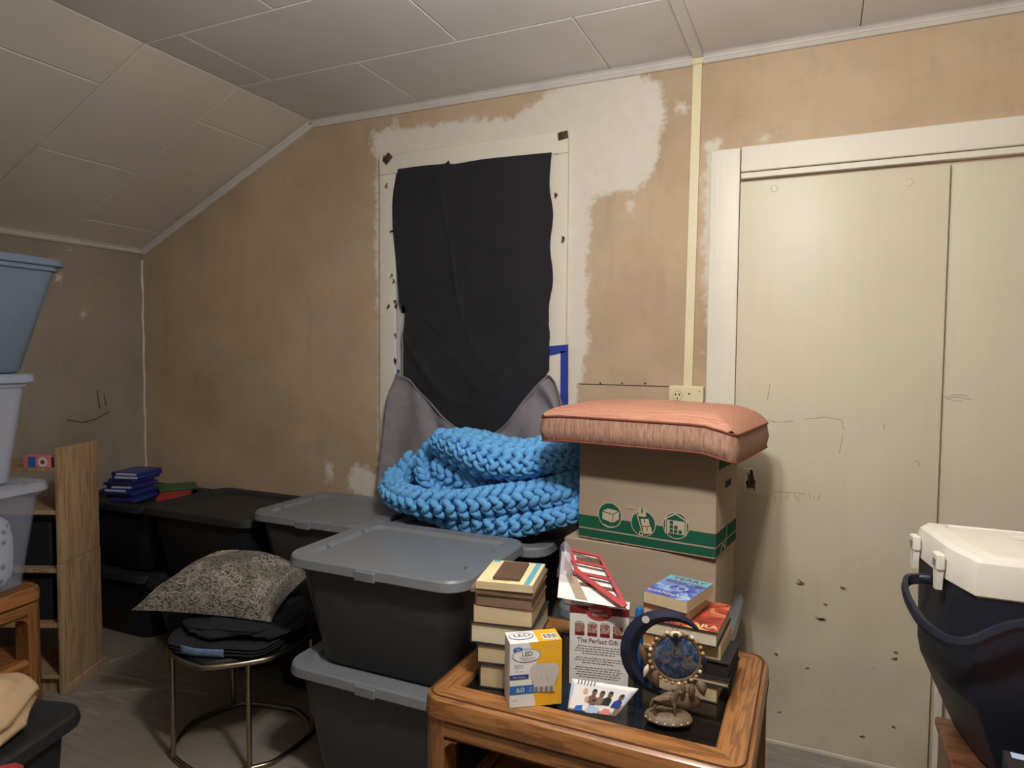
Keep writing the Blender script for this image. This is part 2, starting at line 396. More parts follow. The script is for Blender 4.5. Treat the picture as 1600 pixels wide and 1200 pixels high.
# ceiling lamp with two bare bulbs, above the frame
lamp = empty('ceiling_lamp', LAMP_POS, 0, 'ceiling fixture with two bare bulbs on the flat ceiling', 'lamp')
zt = ZC-.0115-LAMP_POS[2]
MB().loft([disc(0, 0, r, z=z) for r, z in ((.05, zt-.02), (.075, zt-.014), (.08, zt))]).build('canopy', M['bulb'], lamp)
for sx_, lc_ in zip((-.085, .085), LAMP_COLS):
    MB().tube([(sx_*.4, 0, zt-.016), (sx_*.7, 0, zt-.03), (sx_*.97, 0, .062), (sx_, 0, .030)], [.008, .008, .013, .015], 12).build('socket', M['bulb'], lamp)
    m_, nt, b = base('lit_bulb'); b.inputs['Emission Color'].default_value = (*lc_, 1); b.inputs['Emission Strength'].default_value = 10
    nt.links.new(mixc(nt, noise(nt, coords(nt), 3), (1, .95, .9, 1), (1, 1, 1, 1)), b.inputs['Base Color'])
    MB().ell((sx_, 0, 0), (.027, .027, .037), nu=20, nv=12).build('bulb', m_, lamp)
    ld = bpy.data.lights.new('bulb_light', 'POINT'); ld.energy = LAMP_W; ld.color = lc_; ld.shadow_soft_size = .042
    lo = bpy.data.objects.new('bulb_light', ld); col.objects.link(lo); lo.parent = lamp; lo.location = (sx_, 0, -.006)

# floor with a few long wrinkles
ridges = [[onZ(*p, 0) for p in q] for q in ([(117, 1084), (200, 1078), (257, 1075), (330, 1083)], [(150, 1050), (200, 1058), (257, 1071), (300, 1074)], [(165, 1035), (215, 1020), (245, 1012)])]
def floorz(x, y):
    z = 0
    for rd in ridges:
        for a, b2 in zip(rd, rd[1:]):
            d = b2-a; t = max(0, min(1, ((x-a.x)*d.x+(y-a.y)*d.y)/(d.x*d.x+d.y*d.y)))
            e = math.hypot(x-a.x-d.x*t, y-a.y-d.y*t); z = max(z, .005*math.exp(-(e/.006)**2))
    return z
mb = MB()
xs = [XL, -2.9] + [(-2.9 + i*.006) for i in range(1, 176)] + [-1.5, 0, XR]; ys = [YF, 1.2] + [1.2+i*.006 for i in range(1, 125)] + [2.1, WY]
mb.v = [(x, y, floorz(x, y) if 1.2 < y < 2 and -2.9 < x < -1.7 else 0) for y in ys for x in xs]; nx = len(xs)
mb.f = [(j*nx+i, j*nx+i+1, (j+1)*nx+i+1, (j+1)*nx+i) for j in range(len(ys)-1) for i in range(nx-1)]
struct(mb.build('floor', M['floor']), 'grey worn sheet vinyl floor with long wrinkles')

# window wall
WIN = (-.674*D, -.389*D, HC-.16*D, HC+.306*D)      # opening x0 x1 z0 z1
def W2(px, py): p = onY(px, py, WY); return (p.x, p.z)
polys = [
    [(578, 205), (612, 200), (618, 182), (628, 203), (665, 196), (740, 186), (800, 182), (890, 165), (893, 215), (600, 262), (588, 262)],
    [(588, 240), (602, 240), (602, 780), (590, 780), (592, 560), (586, 400)],
    [(800, 185), (835, 160), (862, 140), (885, 128), (935, 118), (995, 112), (1028, 128), (1042, 170), (1034, 210), (1026, 255), (1006, 292), (980, 300), (935, 305), (922, 325), (918, 420), (920, 520), (916, 570), (904, 605), (906, 700), (880, 700), (880, 205)],
    [(1102, 225), (1125, 222), (1116, 420), (1108, 560), (1098, 380)], [(980, 312), (992, 316), (988, 332), (980, 330)], [(1055, 160), (1078, 172), (1070, 180), (1058, 172)],
    [(560, 725), (590, 740), (600, 790), (545, 765), (548, 730)], [(510, 725), (522, 728), (518, 760), (508, 752)], [(655, 120), (664, 150), (690, 130)][:0] or [(1185, 215), (1215, 212), (1190, 224)],
]
polysW = [np.array([W2(*p) for p in q]) for q in polys]
def sdist(X, Z, P):
    d = np.full(X.shape, 1e9); inside = np.zeros(X.shape, bool); n = len(P)
    for i in range(n):
        a, b2 = P[i], P[(i+1) % n]; e = b2-a; wx, wz = X-a[0], Z-a[1]
        t = np.clip((wx*e[0]+wz*e[1])/(e@e), 0, 1); d = np.minimum(d, np.hypot(wx-e[0]*t, wz-e[1]*t))
        c = ((a[1] > Z) != (b2[1] > Z)) & (X < (b2[0]-a[0])*(Z-a[1])/(b2[1]-a[1]+1e-12)+a[0]); inside ^= c
    return np.where(inside, d, -d)
def wallgrid(name, mtl, us, zs, fn, sd, skip=None, clip=None):
    mb = MB(); nu = len(us)
    U, Z = np.meshgrid(us, zs); sdv = sd(U, Z)
    if clip is not None: ztop = clip(U); Zc_ = np.minimum(Z, ztop)
    else: Zc_ = Z
    mb.v = [fn(u, z) for u, z in zip(U.ravel(), Zc_.ravel())]
    for j in range(len(zs)-1):
        for i in range(nu-1):
            if skip and skip((us[i]+us[i+1])/2, (zs[j]+zs[j+1])/2): continue
            if clip is not None and min(Zc_[j+1, i], Zc_[j+1, i+1])-Zc_[j, i] < 1e-6 and max(Zc_[j+1, i], Zc_[j+1, i+1])-Zc_[j, i] < 1e-6: continue
            mb.f.append((j*nu+i, j*nu+i+1, (j+1)*nu+i+1, (j+1)*nu+i))
    me = bpy.data.meshes.new(name); me.from_pydata(mb.v, [], mb.f); me.update()
    a = me.attributes.new('patch', 'FLOAT', 'POINT'); a.data.foreach_set('value', sdv.ravel().astype(np.float32))
    o = bpy.data.objects.new(name, me); col.objects.link(o); me.materials.append(mtl); return o
def cuts(lo, hi, step, must): return np.array(sorted(set(np.round(np.concatenate([np.arange(lo, hi, step), [hi], must]), 5))))
us = cuts(XL, XR, .02, WIN[:2]); zs = cuts(0, ZC+.02, .02, WIN[2:])
wall = wallgrid('wall_back', M['wall'], us, zs, lambda u, z: (u, WY, z), lambda X, Z: np.max([sdist(X, Z, P) for P in polysW], axis=0),
                lambda x, z: WIN[0] < x < WIN[1] and WIN[2] < z < WIN[3],
                lambda U: np.where(U < FOLDX, KNEEZ+(U-XL)/(FOLDX-XL)*(ZC-KNEEZ)+.015, ZC+.02))
struct(wall, 'tan wall with ragged white plaster patches around the window')
lpoly = [np.array([(onX(*p, XL).y, onX(*p, XL).z) for p in q]) for q in ([(126, 484), (136, 484), (134, 492), (128, 494)], [(84, 432), (94, 430), (94, 442), (86, 442)], [(96, 386), (106, 386), (106, 394)])]
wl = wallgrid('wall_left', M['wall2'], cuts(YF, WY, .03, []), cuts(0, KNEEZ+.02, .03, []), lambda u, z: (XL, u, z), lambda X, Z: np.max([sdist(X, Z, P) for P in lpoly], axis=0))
struct(wl, 'grey-tan knee wall under the sloped ceiling, light falloff darkened into its colour')
for nm, pts in (('wall_right', [(XR, YF, 0), (XR, WY, 0), (XR, WY, ZC), (XR, YF, ZC)]), ('wall_front', [(XL, YF, 0), (XR, YF, 0), (XR, YF, ZC), (FOLDX, YF, ZC), (XL, YF, KNEEZ)])):
    o = MB().flat(pts).build(nm, M['dimwall'], smooth=False); struct(o, 'tan wall behind the viewer' if nm == 'wall_front' else 'tan wall right of the closet')
# pencilled smile on the left wall and dark marks
pm = MB()
for q in ([(152, 610), (153, 622), (156, 638)], [(163, 616), (164, 625), (166, 634)], [(105, 656), (130, 660), (150, 655), (171, 643)]):
    pm.tube([onX(*p, XL+.0012) for p in q], .0018, 4)
pm.build('pencil_mark', M['hole'], wl)

# ceilings built of fibre panels
def panel(parent, P, U, V, u0, u1, v0, v1, mt, nrm, th=.011):
    g = .0012; pts = []
    def at(u, v, t): return P+U*u+V*v+nrm*t
    b_ = .003
    lo_ = [at(u0+g, v0+g, 0), at(u1-g, v0+g, 0), at(u1-g, v1-g, 0), at(u0+g, v1-g, 0)]
    md = [at(u0+g, v0+g, th-b_), at(u1-g, v0+g, th-b_), at(u1-g, v1-g, th-b_), at(u0+g, v1-g, th-b_)]
    hi = [at(u0+g+b_, v0+g+b_, th), at(u1-g-b_, v0+g+b_, th), at(u1-g-b_, v1-g-b_, th), at(u0+g+b_, v1-g-b_, th)]
    MB().loft([lo_, md, hi]).build('ceiling_panel', mt, parent, smooth=False)
ce = MB().box(FOLDX-.02, XR, YF, WY, ZC, ZC+.03).build('ceiling', M['ceilback'], smooth=False); struct(ce, 'flat ceiling of pale fibre panels in running bond')
kk = D/2.35; PW = .785*kk; PD = .392*kk
j1, j2 = -1.475*kk, -1.079*kk
for r in range(10):
    v1 = 1.945*kk-(r-1)*PD if r else WY; v0 = 1.945*kk-r*PD
    if v1 <= YF: break
    v0 = max(v0, YF); x = (j1 if r % 2 == 0 else j2)-3*PW
    while x < XR:
        a, c = max(x, FOLDX+.002), min(x+PW, XR)
        if c-a > .01: panel(ce, Vector((0, 0, ZC)), Vector((1, 0, 0)), Vector((0, 1, 0)), a, c, v0, v1, M['ceil'], Vector((0, 0, -1)))
        x += PW
sl = Vector((XL-FOLDX, 0, KNEEZ-ZC)); SLEN = sl.length; sdir = sl.normalized(); snrm = Vector((-sdir.z, 0, sdir.x)).normalized()
if snrm.z > 0: snrm = -snrm
FP = Vector((FOLDX, 0, ZC))
cs = MB().loft([[FP+Vector((0, y, 0)), FP+sdir*(SLEN+.02)+Vector((0, y, 0)), FP+sdir*(SLEN+.02)-snrm*.03+Vector((0, y, 0)), FP-snrm*.03+Vector((0, y, 0))] for y in (YF, WY)]).build('ceiling', M['ceilback'], smooth=False)
struct(cs, 'sloped ceiling of aged fibre panels over the left wall')
for r in range(10):
    v1 = 1.945*kk-(r-1)*PD if r else WY; v0 = max(1.945*kk-r*PD, YF)
    if v1 <= YF: break
    s = (.242*kk if r % 2 == 0 else .64*kk)-PW
    while s < SLEN:
        a, c = max(s, .002), min(s+PW, SLEN)
        if c-a > .01: panel(cs, FP, sdir, Vector((0, 1, 0)), a, c, v0, v1, M['slope'], snrm)
        s += PW

# mouldings
def moulding(name, A, B, n1, n2, label, h=.036, d=.022):      # n1 along the wall (down), n2 out of the wall
    A, B, n1, n2 = (Vector(q) for q in (A, B, n1, n2))
    prof = [(0, 0), (d*.55, 0), (d, h*.22), (d*.62, h*.4), (d*.62, h*.55), (d*.85, h*.68), (d*.5, h), (0, h)]
    o = MB().loft([[P+n2*x+n1*y for x, y in prof] for P in (A, B)]).build(name, M['greymould'], angle=20); struct(o, label); return o
CX0, CX1 = onY(1085, 80, WY).x, onY(1099, 80, WY).x
zc = ZC-.011
moulding('trim_1', (FOLDX, WY, zc), (CX0-.002, WY, zc), (0, 0, -1), (0, -1, 0), 'cove moulding along the window wall, left of conduit')
moulding('trim_2', (CX1+.002, WY, zc), (XR, WY, zc), (0, 0, -1), (0, -1, 0), 'cove moulding above the closet, right of conduit')
off = snrm*.011
moulding('trim_3', FP+Vector((0, WY, 0))+off, FP+sdir*SLEN+Vector((0, WY, 0))+off, snrm, (0, -1, 0), 'cove moulding climbing the slope at the window wall')
moulding('trim_4', (XL, YF, KNEEZ-.008), (XL, WY, KNEEZ-.008), (0, 0, -1), (1, 0, 0), 'cove moulding on top of the left knee wall', .026, .018)
cb = MB()
cb.tube([(XL+.004+.003*math.sin(i*1.7), WY-.004, i*.06) for i in range(int(KNEEZ/.06))], [.006+.002*math.sin(i*2.3) for i in range(int(KNEEZ/.06))], 6)
struct(cb.build('trim_5', M['greymould']), 'ragged caulk bead in the left wall corner')
# raceway (conduit) from ceiling down to the outlet plate
cd = empty('wire_raceway', (0, WY, 0), 0, 'narrow ivory wire raceway running down the wall to the outlet', 'conduit')
cx0t, cx0b = onY(1085, 80, WY).x, onY(1069, 603, WY).x; zb = onY(1069, 603, WY).z
q0 = [(cx0t, -.016, ZC-.02), (cx0t+.03, -.016, ZC-.02), (cx0t+.03, 0, ZC-.02), (cx0t, 0, ZC-.02)]; q1 = [(cx0b, -.016, zb-.02), (cx0b+.03, -.016, zb-.02), (cx0b+.03, 0, zb-.02), (cx0b, 0, zb-.02)]
MB().loft([q1, q0]).build('wall_channel', M['plate'], cd, smooth=False)
MB().rbox(cx0t-.002, cx0t+.034, -1.2, .0, ZC-.011-.016, ZC-.0105, .002, .002).build('ceiling_channel', M['ceil'], cd)
MB().rbox(cx0t-.004, cx0t+.036, -.022, 0, ZC-.05, ZC-.028, .003, .003).build('elbow_cover', M['plate'], cd)
# outlet plate
oc = onY(1047, 602, WY); ox = oc.x; oz = oc.z
ot = empty('outlet_plate', (ox, WY, oz-.12), 0, 'ivory double plate with an outlet and a switch above the cushion', 'outlet')
MB().rbox(0, .122, -.026, 0, 0, .12, .004, .004).build('plate', M['plate'], ot)
Mx = frame((.032, -.0265, .085), (1, 0, 0), (0, 0, 1))
decal([disc(0, 0, .017, .016)], 'receptacle', M['plate'], ot, Mx @ T(0, 0, .0012)); decal(ringpts(0, 0, .0175, .0012), 'receptacle_rim', M['greyink'], ot, Mx @ T(0, 0, .0016))
decal([rect(-.009, .0, -.005, .008), rect(-.009, .0065, -.003, .008), rect(.004, 0, .008, .008), rect(.004, .0065, .010, .008), disc(0, -.009, .003)], 'slot', M['hole'], ot, Mx @ T(0, 0, .0018))
for q_ in ((.041, .008, .0032), (.076, .018, .002)): decal([disc(*q_)], 'screw', M['hole'], ot, Mx @ T(0, 0, .0014))
MB().rbox(.070, .078, -.036, -.02, .045, .066, .002, .002).build('switch_toggle', M['plate'], ot)
# horizontal board joint and nails right of the window
jm = MB(); z6 = onY(912, 600, WY).z
jm.box(onY(905, 600, WY).x, ox, WY-.0015, WY, z6-.0015, z6+.0015)
for px in (938, 972, 1008): p = onY(px, 599, WY); jm.ell((p.x, WY, p.z), (.004, .003, .004))
jm.build('board_joint', M['rust'], wall)

# ------------------------------------------------------------------ window
wn = empty('window_1', (0, WY, 0)); struct(wn, 'old window with ivory painted casing behind black cloth')
wx0, wx1, wzt = -.706*D, -.357*D, HC+.3405*D
tw = .078
MB().rbox(wx0, wx0+tw, -.02, 0, .55, wzt-.085, .002, .003).build('casing_board', M['trim'], wn)
MB().rbox(wx1-tw, wx1, -.02, 0, .55, wzt-.085, .002, .003).build('casing_board', M['trim'], wn)
MB().rbox(wx0, wx1, -.022, 0, wzt-.085, wzt, .002, .003).build('casing_board', M['trim'], wn)
MB().rbox(wx0-.01, wx1+.01, -.05, 0, .53, .555, .004, .004).build('sill', M['trim'], wn)
x0, x1, z0, z1 = WIN
for a in ((x0, x0+.045, z0, z1), (x1-.045, x1, z0, z1), (x0, x1, z0, z0+.06), (x0, x1, z1-.045, z1), (x0, x1, (z0+z1)/2-.02, (z0+z1)/2+.02)):
    MB().rbox(a[0], a[1], .03, .06, a[2], a[3], .003, .003).build('sash_rail', M['sash'], wn)
MB().box(x0+.04, x1-.04, .043, .047, z0+.05, (z0+z1)/2).build('pane', M['glass'], wn, smooth=False)
MB().box(x0+.04, x1-.04, .043, .047, (z0+z1)/2, z1-.04).build('pane', M['glass'], wn, smooth=False)
for a in ((x0-.015, x0, z0, z1), (x1, x1+.015, z0, z1), (x0, x1, z0-.015, z0), (x0, x1, z1, z1+.015)):
    MB().box(a[0], a[1], 0, .12, a[2], a[3]).build('reveal', M['sash'], wn, smooth=False)
# rusty corner hooks
for (px, py, s, rot, lb) in ((606, 248, .022, 45, 'left'), (880, 212, .02, 8, 'right')):
    c = onY(px, py, WY-.022)
    hk = empty('curtain_bracket', (c.x, WY-.022, c.z), 0, f'small rusty curtain bracket at the upper {lb} casing corner', 'bracket', 'rusty curtain brackets')
    k = frame((0, 0, 0), (math.cos(math.radians(rot)), 0, math.sin(math.radians(rot))), (-math.sin(math.radians(rot)), 0, math.cos(math.radians(rot))))
    MB().rbox(-s, s, -s*.72, s*.72, 0, .006, .003, .002).build('back_plate', M['rust'], hk, M=k)
    MB().tube([(0, -s*.5, .005), (0, -s*.6, .02), (0, 0, .026), (0, .4*s, .02)], .003, 6).build('hook', M['rust'], hk, M=k)
# chips on casing
cm = MB()
for px, py in ((618, 470), (612, 432), (615, 440), (619, 478), (606, 480), (868, 306), (618, 525), (618, 565), (880, 374), (612, 362), (604, 290), (869, 236)):
    p = onY(px, py, WY-.0212)
    for k in range(3): cm.flat([(p.x+random.uniform(-.008, .008)+q[0]*.004, -.0208, p.z+random.uniform(-.012, .012)+q[1]*.006) for q in disc(0, 0, 1, n=7)])
cm.build('chipped_paint', M['chip'], wn, smooth=False)

# ------------------------------------------------------------------ closet doors
def wx(px, py=400): return onY(px, py, WY).x
dr = empty('door_1', (0, WY, 0)); struct(dr, 'cream painted sliding closet door, left panel')
dzt = HC+.2375*D; dxl, dxr = -.103*D, .1443*D
pl = MB().rbox(dxl+.002, dxr, -.028, -.008, .012, dzt-.004, .0015, .0015).build('door_panel', M['door'], dr)
def pull(px, py, yy, par):
    p = onY(px, py, WY-yy)
    mb = MB(); mb.loft([[(p.x+r*q[0], -yy-h, p.z+r*q[1]) for q in disc(0, 0, 1)] for r, h in ((.013, 0), (.0125, .0025), (.009, .0028), (.008, .001))], False, True); mb.build('finger_pull', M['door'], par)
pull(1210, 294, .028, dr); pull(1420, 284, .028, dr)
hp = onY(1173, 752, WY-.028)
hm = MB().rbox(hp.x-.024, hp.x+.024, -.0315, -.028, hp.z-.045, hp.z+.045, .003, .0015); hm.build('latch_plate', M['door'], dr)
hm = MB()
for k in range(14): hm.flat([(hp.x+random.gauss(0, .008)+q[0]*.004, -.0319-k*.00002, hp.z+random.gauss(0, .016)+q[1]*.005) for q in disc(0, 0, 1, n=8)])
hm.build('latch_hole', M['chipdark'], dr, smooth=False)
# cracks and scuffs in the paint
sk = MB()
def scr(pts, wd=.0016, y=-.0284):
    P = [onY(*p, WY-.028) for p in pts]
    for q in stroke([(p.x, p.z) for p in P], wd): sk.flat([(a, y, c) for a, c in q])
for q in ([(1190, 655), (1215, 660), (1240, 658)], [(1255, 655), (1290, 652), (1315, 656)], [(1316, 658), (1318, 672)], [(1317, 678), (1315, 690)], [(1315, 692), (1311, 708)], [(1207, 768), (1245, 770), (1258, 772)], [(1203, 600), (1199, 626)], [(1382, 662), (1381, 672)], [(1430, 720), (1436, 722), (1436, 728)]): scr(q)
for k in range(14): x = 1212+k*5.4+random.uniform(-2, 2); scr([(x, 770+random.uniform(0, 5)), (x+random.uniform(-2, 2), 777+random.uniform(0, 9))], .0012)
for x, y, s in ((1249, 911, 5), (1283, 968, 5), (1317, 919, 3), (1212, 1022, 2), (1262, 1044, 2), (1347, 1151, 3), (1218, 1113, 2), (1396, 1136, 2), (1290, 945, 2), (1400, 1020, 2.5), (1398, 1030, 2.5)):
    P = onY(x, y, WY-.028)
    for k in range(4): sk.flat([(P.x+random.gauss(0, .002*s)+q[0]*.0012*s, -.0285-k*.00003, P.z+random.gauss(0, .001*s)+q[1]*.0008*s) for q in disc(0, 0, 1, n=7)])
sk.build('paint_scuffs', M['chip'], dr, smooth=False)
d2 = empty('door_2', (0, WY, 0)); struct(d2, 'cream painted sliding closet door, recessed right panel')
MB().rbox(dxr-.03, 1.02, -.006, .0, .012, dzt, .001, .001).build('door_panel', M['door'], d2)
sk = MB()
for q in ([(1470, 618), (1485, 622), (1500, 621), (1520, 625)], [(1478, 622), (1495, 628), (1505, 626)], [(1485, 619), (1500, 617), (1515, 619)]): scr(q, .0014, -.0066)
sk.build('paint_crack', M['chip'], d2, smooth=False)
tr_ = empty('trim_6', (0, WY, 0)); struct(tr_, 'ivory closet door casing with header boards')
jx = -.1425*D
MB().rbox(jx, dxl, -.034, 0, 0, HC+.283*D, .003, .003).build('jamb_board', M['trim'], tr_)
MB().rbox(dxl+.003, 1.1, -.034, 0, HC+.2495*D, HC+.284*D, .003, .003).build('header_board', M['trim'], tr_)
MB().rbox(dxl+.003, 1.1, -.030, 0, HC+.2405*D, HC+.2485*D, .002, .002).build('header_strip', M['trim'], tr_)
MB().rbox(1.02, 1.12, -.034, 0, 0, HC+.283*D, .003, .003).build('jamb_board', M['trim'], tr_)
# dusty scuffed strip along the bottom of the closet
bs = MB().rbox(jx, 1.1, -.034, -.001, 0, .012, .001, .001).build('baseboard_back', M['trim']); bs.location = (0, WY, 0); struct(bs, 'thin pale threshold under the closet doors')

# ================================================================== cloth over the window
def coons(top, bot, left, right):
    def f(u, v):
        a = catmull(top, u)*(1-v)+catmull(bot, u)*v; c = catmull(left, v)*(1-u)+catmull(right, v)*u
        t0, t1, b0, b1 = Vector(top[0]), Vector(top[-1]), Vector(bot[0]), Vector(bot[-1])
        return a+c-((t0*(1-u)+t1*u)*(1-v)+(b0*(1-u)+b1*u)*v)
    return f
YC = WY-.030
pw = lambda L, y=YC: [onY(a, b2, y) for a, b2 in L]
fc = coons(pw([(622, 264), (660, 259), (693, 256), (701, 251), (708, 256), (760, 248), (862, 238)]),
           pw([(631, 588), (655, 618), (690, 656), (722, 672), (745, 694), (785, 686), (828, 624), (858, 578)]),
           pw([(622, 264), (615, 300), (614, 345), (619, 400), (622, 452), (624, 472), (633, 480), (632, 530), (631, 588)]),
           pw([(862, 238), (859, 290), (864, 335), (859, 385), (864, 436), (858, 480), (860, 525), (858, 578)]))
def cloth(u, v):
    p = fc(u, v); n_ = mnoise.noise((u*3, v*4, 2))
    p.y += -.010*max(0, n_) - .006*math.sin((u*7+v*9)) * (.2+v*.8) - .004*math.exp(-((u-.3-.5*v)/.04)**2)*min(1, v*3) - .008*math.exp(-((v-.86-.06*math.sin(u*5))/.02)**2) - .006*math.exp(-((v-.73-.16*u)/.015)**2)*u
    p.y = min(p.y, WY-.0235); return p
o = MB().grid(70, 80, cloth).build('blackout_cloth', M['darkcloth'], angle=180); solid(o, .002, 1)
tag(o, 'black cotton cloth nailed over the window', 'cloth')
# grey towel swagged below it
YT = WY-.055
top = pw([(621, 584), (640, 592), (664, 618), (700, 658), (745, 684), (785, 668), (822, 622), (845, 596), (858, 586)], YT)
bot = pw([(592, 768), (640, 775), (700, 780), (760, 780), (820, 770), (860, 735), (882, 700), (884, 660), (880, 640)], YT)
lef = pw([(621, 584), (607, 625), (602, 680), (592, 768)], YT); rig = pw([(858, 586), (868, 596), (874, 615), (880, 640)], YT)
ft = coons(top, bot, lef, rig)
def towel(u, v):
    p = ft(u, v); a = abs(u-.5)*2
    p.y += -.016*math.sin(u*38+v*2.0)*min(1, v*4+.2)*(.35+.65*a) - .02*v*(1-a) - .006*math.sin(u*60+1.3) * v + .012*math.exp(-((v-.06)/.04)**2)*0
    p.y -= .012*math.exp(-(v/.06)**2)
    return p
o = MB().grid(90, 44, towel).build('bath_towel', M['towel'], angle=180); solid(o, .005, 0)
tag(o, 'grey terry towel swagged below the black window cloth', 'towel')
# blue painter's tape on the casing
def strip(px, label):
    P = [onY(a, b2, WY-.0206) for a, b2 in px]
    o = MB().loft([[(p.x, WY-.0206, p.z) for p in P], [(p.x, WY-.0216, p.z) for p in P]]).build('painter_tape', M['tape'], smooth=False)
    return tag(o, label, 'tape', 'blue tape on the window casing')
strip([(858, 541), (888, 538), (888, 549), (858, 556)], 'short horizontal strip of blue tape on the right window casing')
strip([(876, 549), (888, 549), (888, 700), (875, 700)], 'vertical strip of blue tape on the right window casing')
tp = onY(623, 580, WY-.0206); o = MB().box(tp.x-.008, tp.x+.006, WY-.0216, WY-.0206, tp.z-.006, tp.z+.006).build('painter_tape', M['tape'], smooth=False)
tag(o, 'tiny scrap of blue tape on the left window casing', 'tape', 'blue tape on the window casing')

# ================================================================== storage totes
def tote(name, x0, x1, y0, y1, z0, z1, bm, lm, label, group, cat='tote', lidh=.032, taper=.05, notch=True):
    cx, cy = (x0+x1)/2, (y0+y1)/2; w, d, h = x1-x0, y1-y0, z1-z0
    t = empty(name, (cx, cy, z0), 0, label, cat, group)
    a, c = w/2, d/2; i = .026
    def R(k, z, r, n=6): return rrect(-a+k, a-k, -c+k, c-k, r, z, n)
    hb_ = h-lidh*.5
    mb = MB().loft([R(i+taper+.012, .0, .05), R(i+taper, .012, .06), R(i+taper*.45, hb_*.55, .06), R(i+taper*.42, hb_*.56, .06), R(i+.004, hb_*.93, .06), R(i-.008, hb_*.94, .062), R(i-.008, hb_, .062)])
    mb.build('body', bm, t)
    ld_ = MB().loft([R(.002, h-lidh, .07), R(0, h-lidh+.003, .07), R(.003, h-.006, .068), R(.008, h, .064), R(.026, h-.001, .05), R(.032, h-.001, .046), R(.052, h-.001, .035), R(.062, h-.012, .03), R(.07, h-.012, .025)])
    lo_ = ld_.build('lid', lm, t, angle=28)
    if notch:
        MB().rbox(-.035, .035, -c-.002, -c+.008, h-lidh-.006, h-.008, .004, .003).build('latch_lip', lm, lo_)
        for yy in (-.09, .09):
            for s in (-1, 1): MB().rbox(s*(a-.056)-.012, s*(a-.056)+.012, yy-.003, yy+.003, h-.012, h+.0005, .002, .001).build('lid_rib', lm, lo_)
    return t
G1 = 'grey storage totes'; G2 = 'black storage totes'
FX0, FX1, FY0, FY1 = -1.438, -.826, 1.515, 1.985
tote('storage_tote', FX0, FX1, FY0, FY1, 0, .397, M['tote'], M['lid'], 'charcoal tote with grey lid, bottom of the front stack beside oak table', G1)
tote('storage_tote', FX0, FX1, FY0, FY1, .388, .727, M['tote'], M['lid'], 'charcoal tote with grey lid, top of the front stack beside oak table', G1)
# grey tote at the back left of the blanket
BX0, BX1 = -2.01, -1.452
tote('storage_tote', BX0, BX1, 1.94, 2.39, 0, .366, M['black'], M['blacklid'], 'black tote under the grey-lidded tote between black totes and front stack', G2, notch=False)
tote('storage_tote', BX0, BX1, 1.94, 2.39, .357, .703, M['tote'], M['lid'], 'charcoal tote with grey lid against wall, left of blue blanket', G1)
# the tote that carries the blanket
KX0, KX1, KY0, KY1 = -1.436, -.783, 1.99, 2.385
tote('storage_tote', KX0, KX1, KY0, KY1, 0, .356, M['black'], M['lid'], 'black tote with grey lid on the floor below the blanket tote', G2, notch=False)
tote('storage_tote', KX0, KX1, KY0, KY1, .347, .695, M['black'], M['lid'], 'black tote with grey lid directly under the blue blanket', G2, notch=False)
# black totes at the left
tote('storage_tote', -2.66, -2.02, 1.955, 2.43, 0, .335, M['black'], M['blacklid'], 'black tote below the wide black tote at the left', G2, notch=False)
tote('storage_tote', -2.66, -2.02, 1.955, 2.43, .326, .655, M['black'], M['blacklid'], 'wide black tote with plain black lid behind the patterned pillow', G2, notch=False)
tote('storage_tote', -3.22, -2.672, 1.995, 2.435, 0, .32, M['black'], M['blacklid'], 'black tote on the floor in the corner behind bookcase', G2, notch=False)
tote('storage_tote', -3.22, -2.672, 1.995, 2.435, .311, .635, M['black'], M['blacklid'], 'black tote in the corner carrying the blue disc cases', G2, notch=False)

# ------------------------------------------------------------------ disc cases
def case(x, y, z, rz, mt, sp, label, group, n=0, th=.0145):
    o = empty('disc_case', (x, y, z), rz, label, 'case', group)
    MB().rbox(-.067, .067, -.085, .085, 0, th, .003, .002, 2).build('shell', mt, o)
    k = frame((0, -.0853, th/2), (1, 0, 0), (0, 0, 1)); decal([rect(-.052 if n % 2 else -.04, -th*.33, .06, th*.33)], 'spine_label', sp, o, k)
    return o
zc0 = .6355
cb_ = onZ(213, 782, zc0); cxx, cyy = -2.895, 2.11
offs = [(0.015, 0, .05), (-.02, .01, .0), (-.005, 0, .04), (-.022, -.002, -.03), (-.01, .01, .03), (-.018, 0, .02), (.0, .012, -.02), (.012, .02, .06), (.008, .02, .04)]
sps = ['spinedark', 'spinedark', 'spinedark', 'spine', 'spine', 'spinedark', 'spinedark', 'spine', 'spine']
for i, (dx, dy, a) in enumerate(offs):
    nm = ['lowest', 'second', 'third', 'fourth', 'middle', 'sixth', 'seventh', 'second from top', 'topmost'][i]
    case(cxx+dx, cyy+dy, zc0+i*.0148, .25+a, M['gameblue'], M[sps[i]], f'blue disc case, {nm} in the stack on the corner tote' if 'top' in nm else f'blue disc case, {nm} from bottom in the stack on the corner tote' if nm not in ('lowest', 'middle') else f'blue disc case, {nm} one in the stack on the corner tote', 'stacked blue disc cases', i)
for i in range(2):
    case(-2.93+.085*i, 2.335-.02*i, zc0+.0147*(1-i)*0+.0148*i*0+(.0148 if i else 0), -.9+.3*i, M['gamegreen'], M['spinedark'], ['green disc case lying flat behind the blue stack, lower one', 'green disc case overlapping another green case behind the blue stack'][i], 'green disc cases')
case(-2.745, 2.215, zc0, .75, M['gamered'], M['gamered'], 'red disc case lying on the corner tote beside the green cases', 'red disc case')

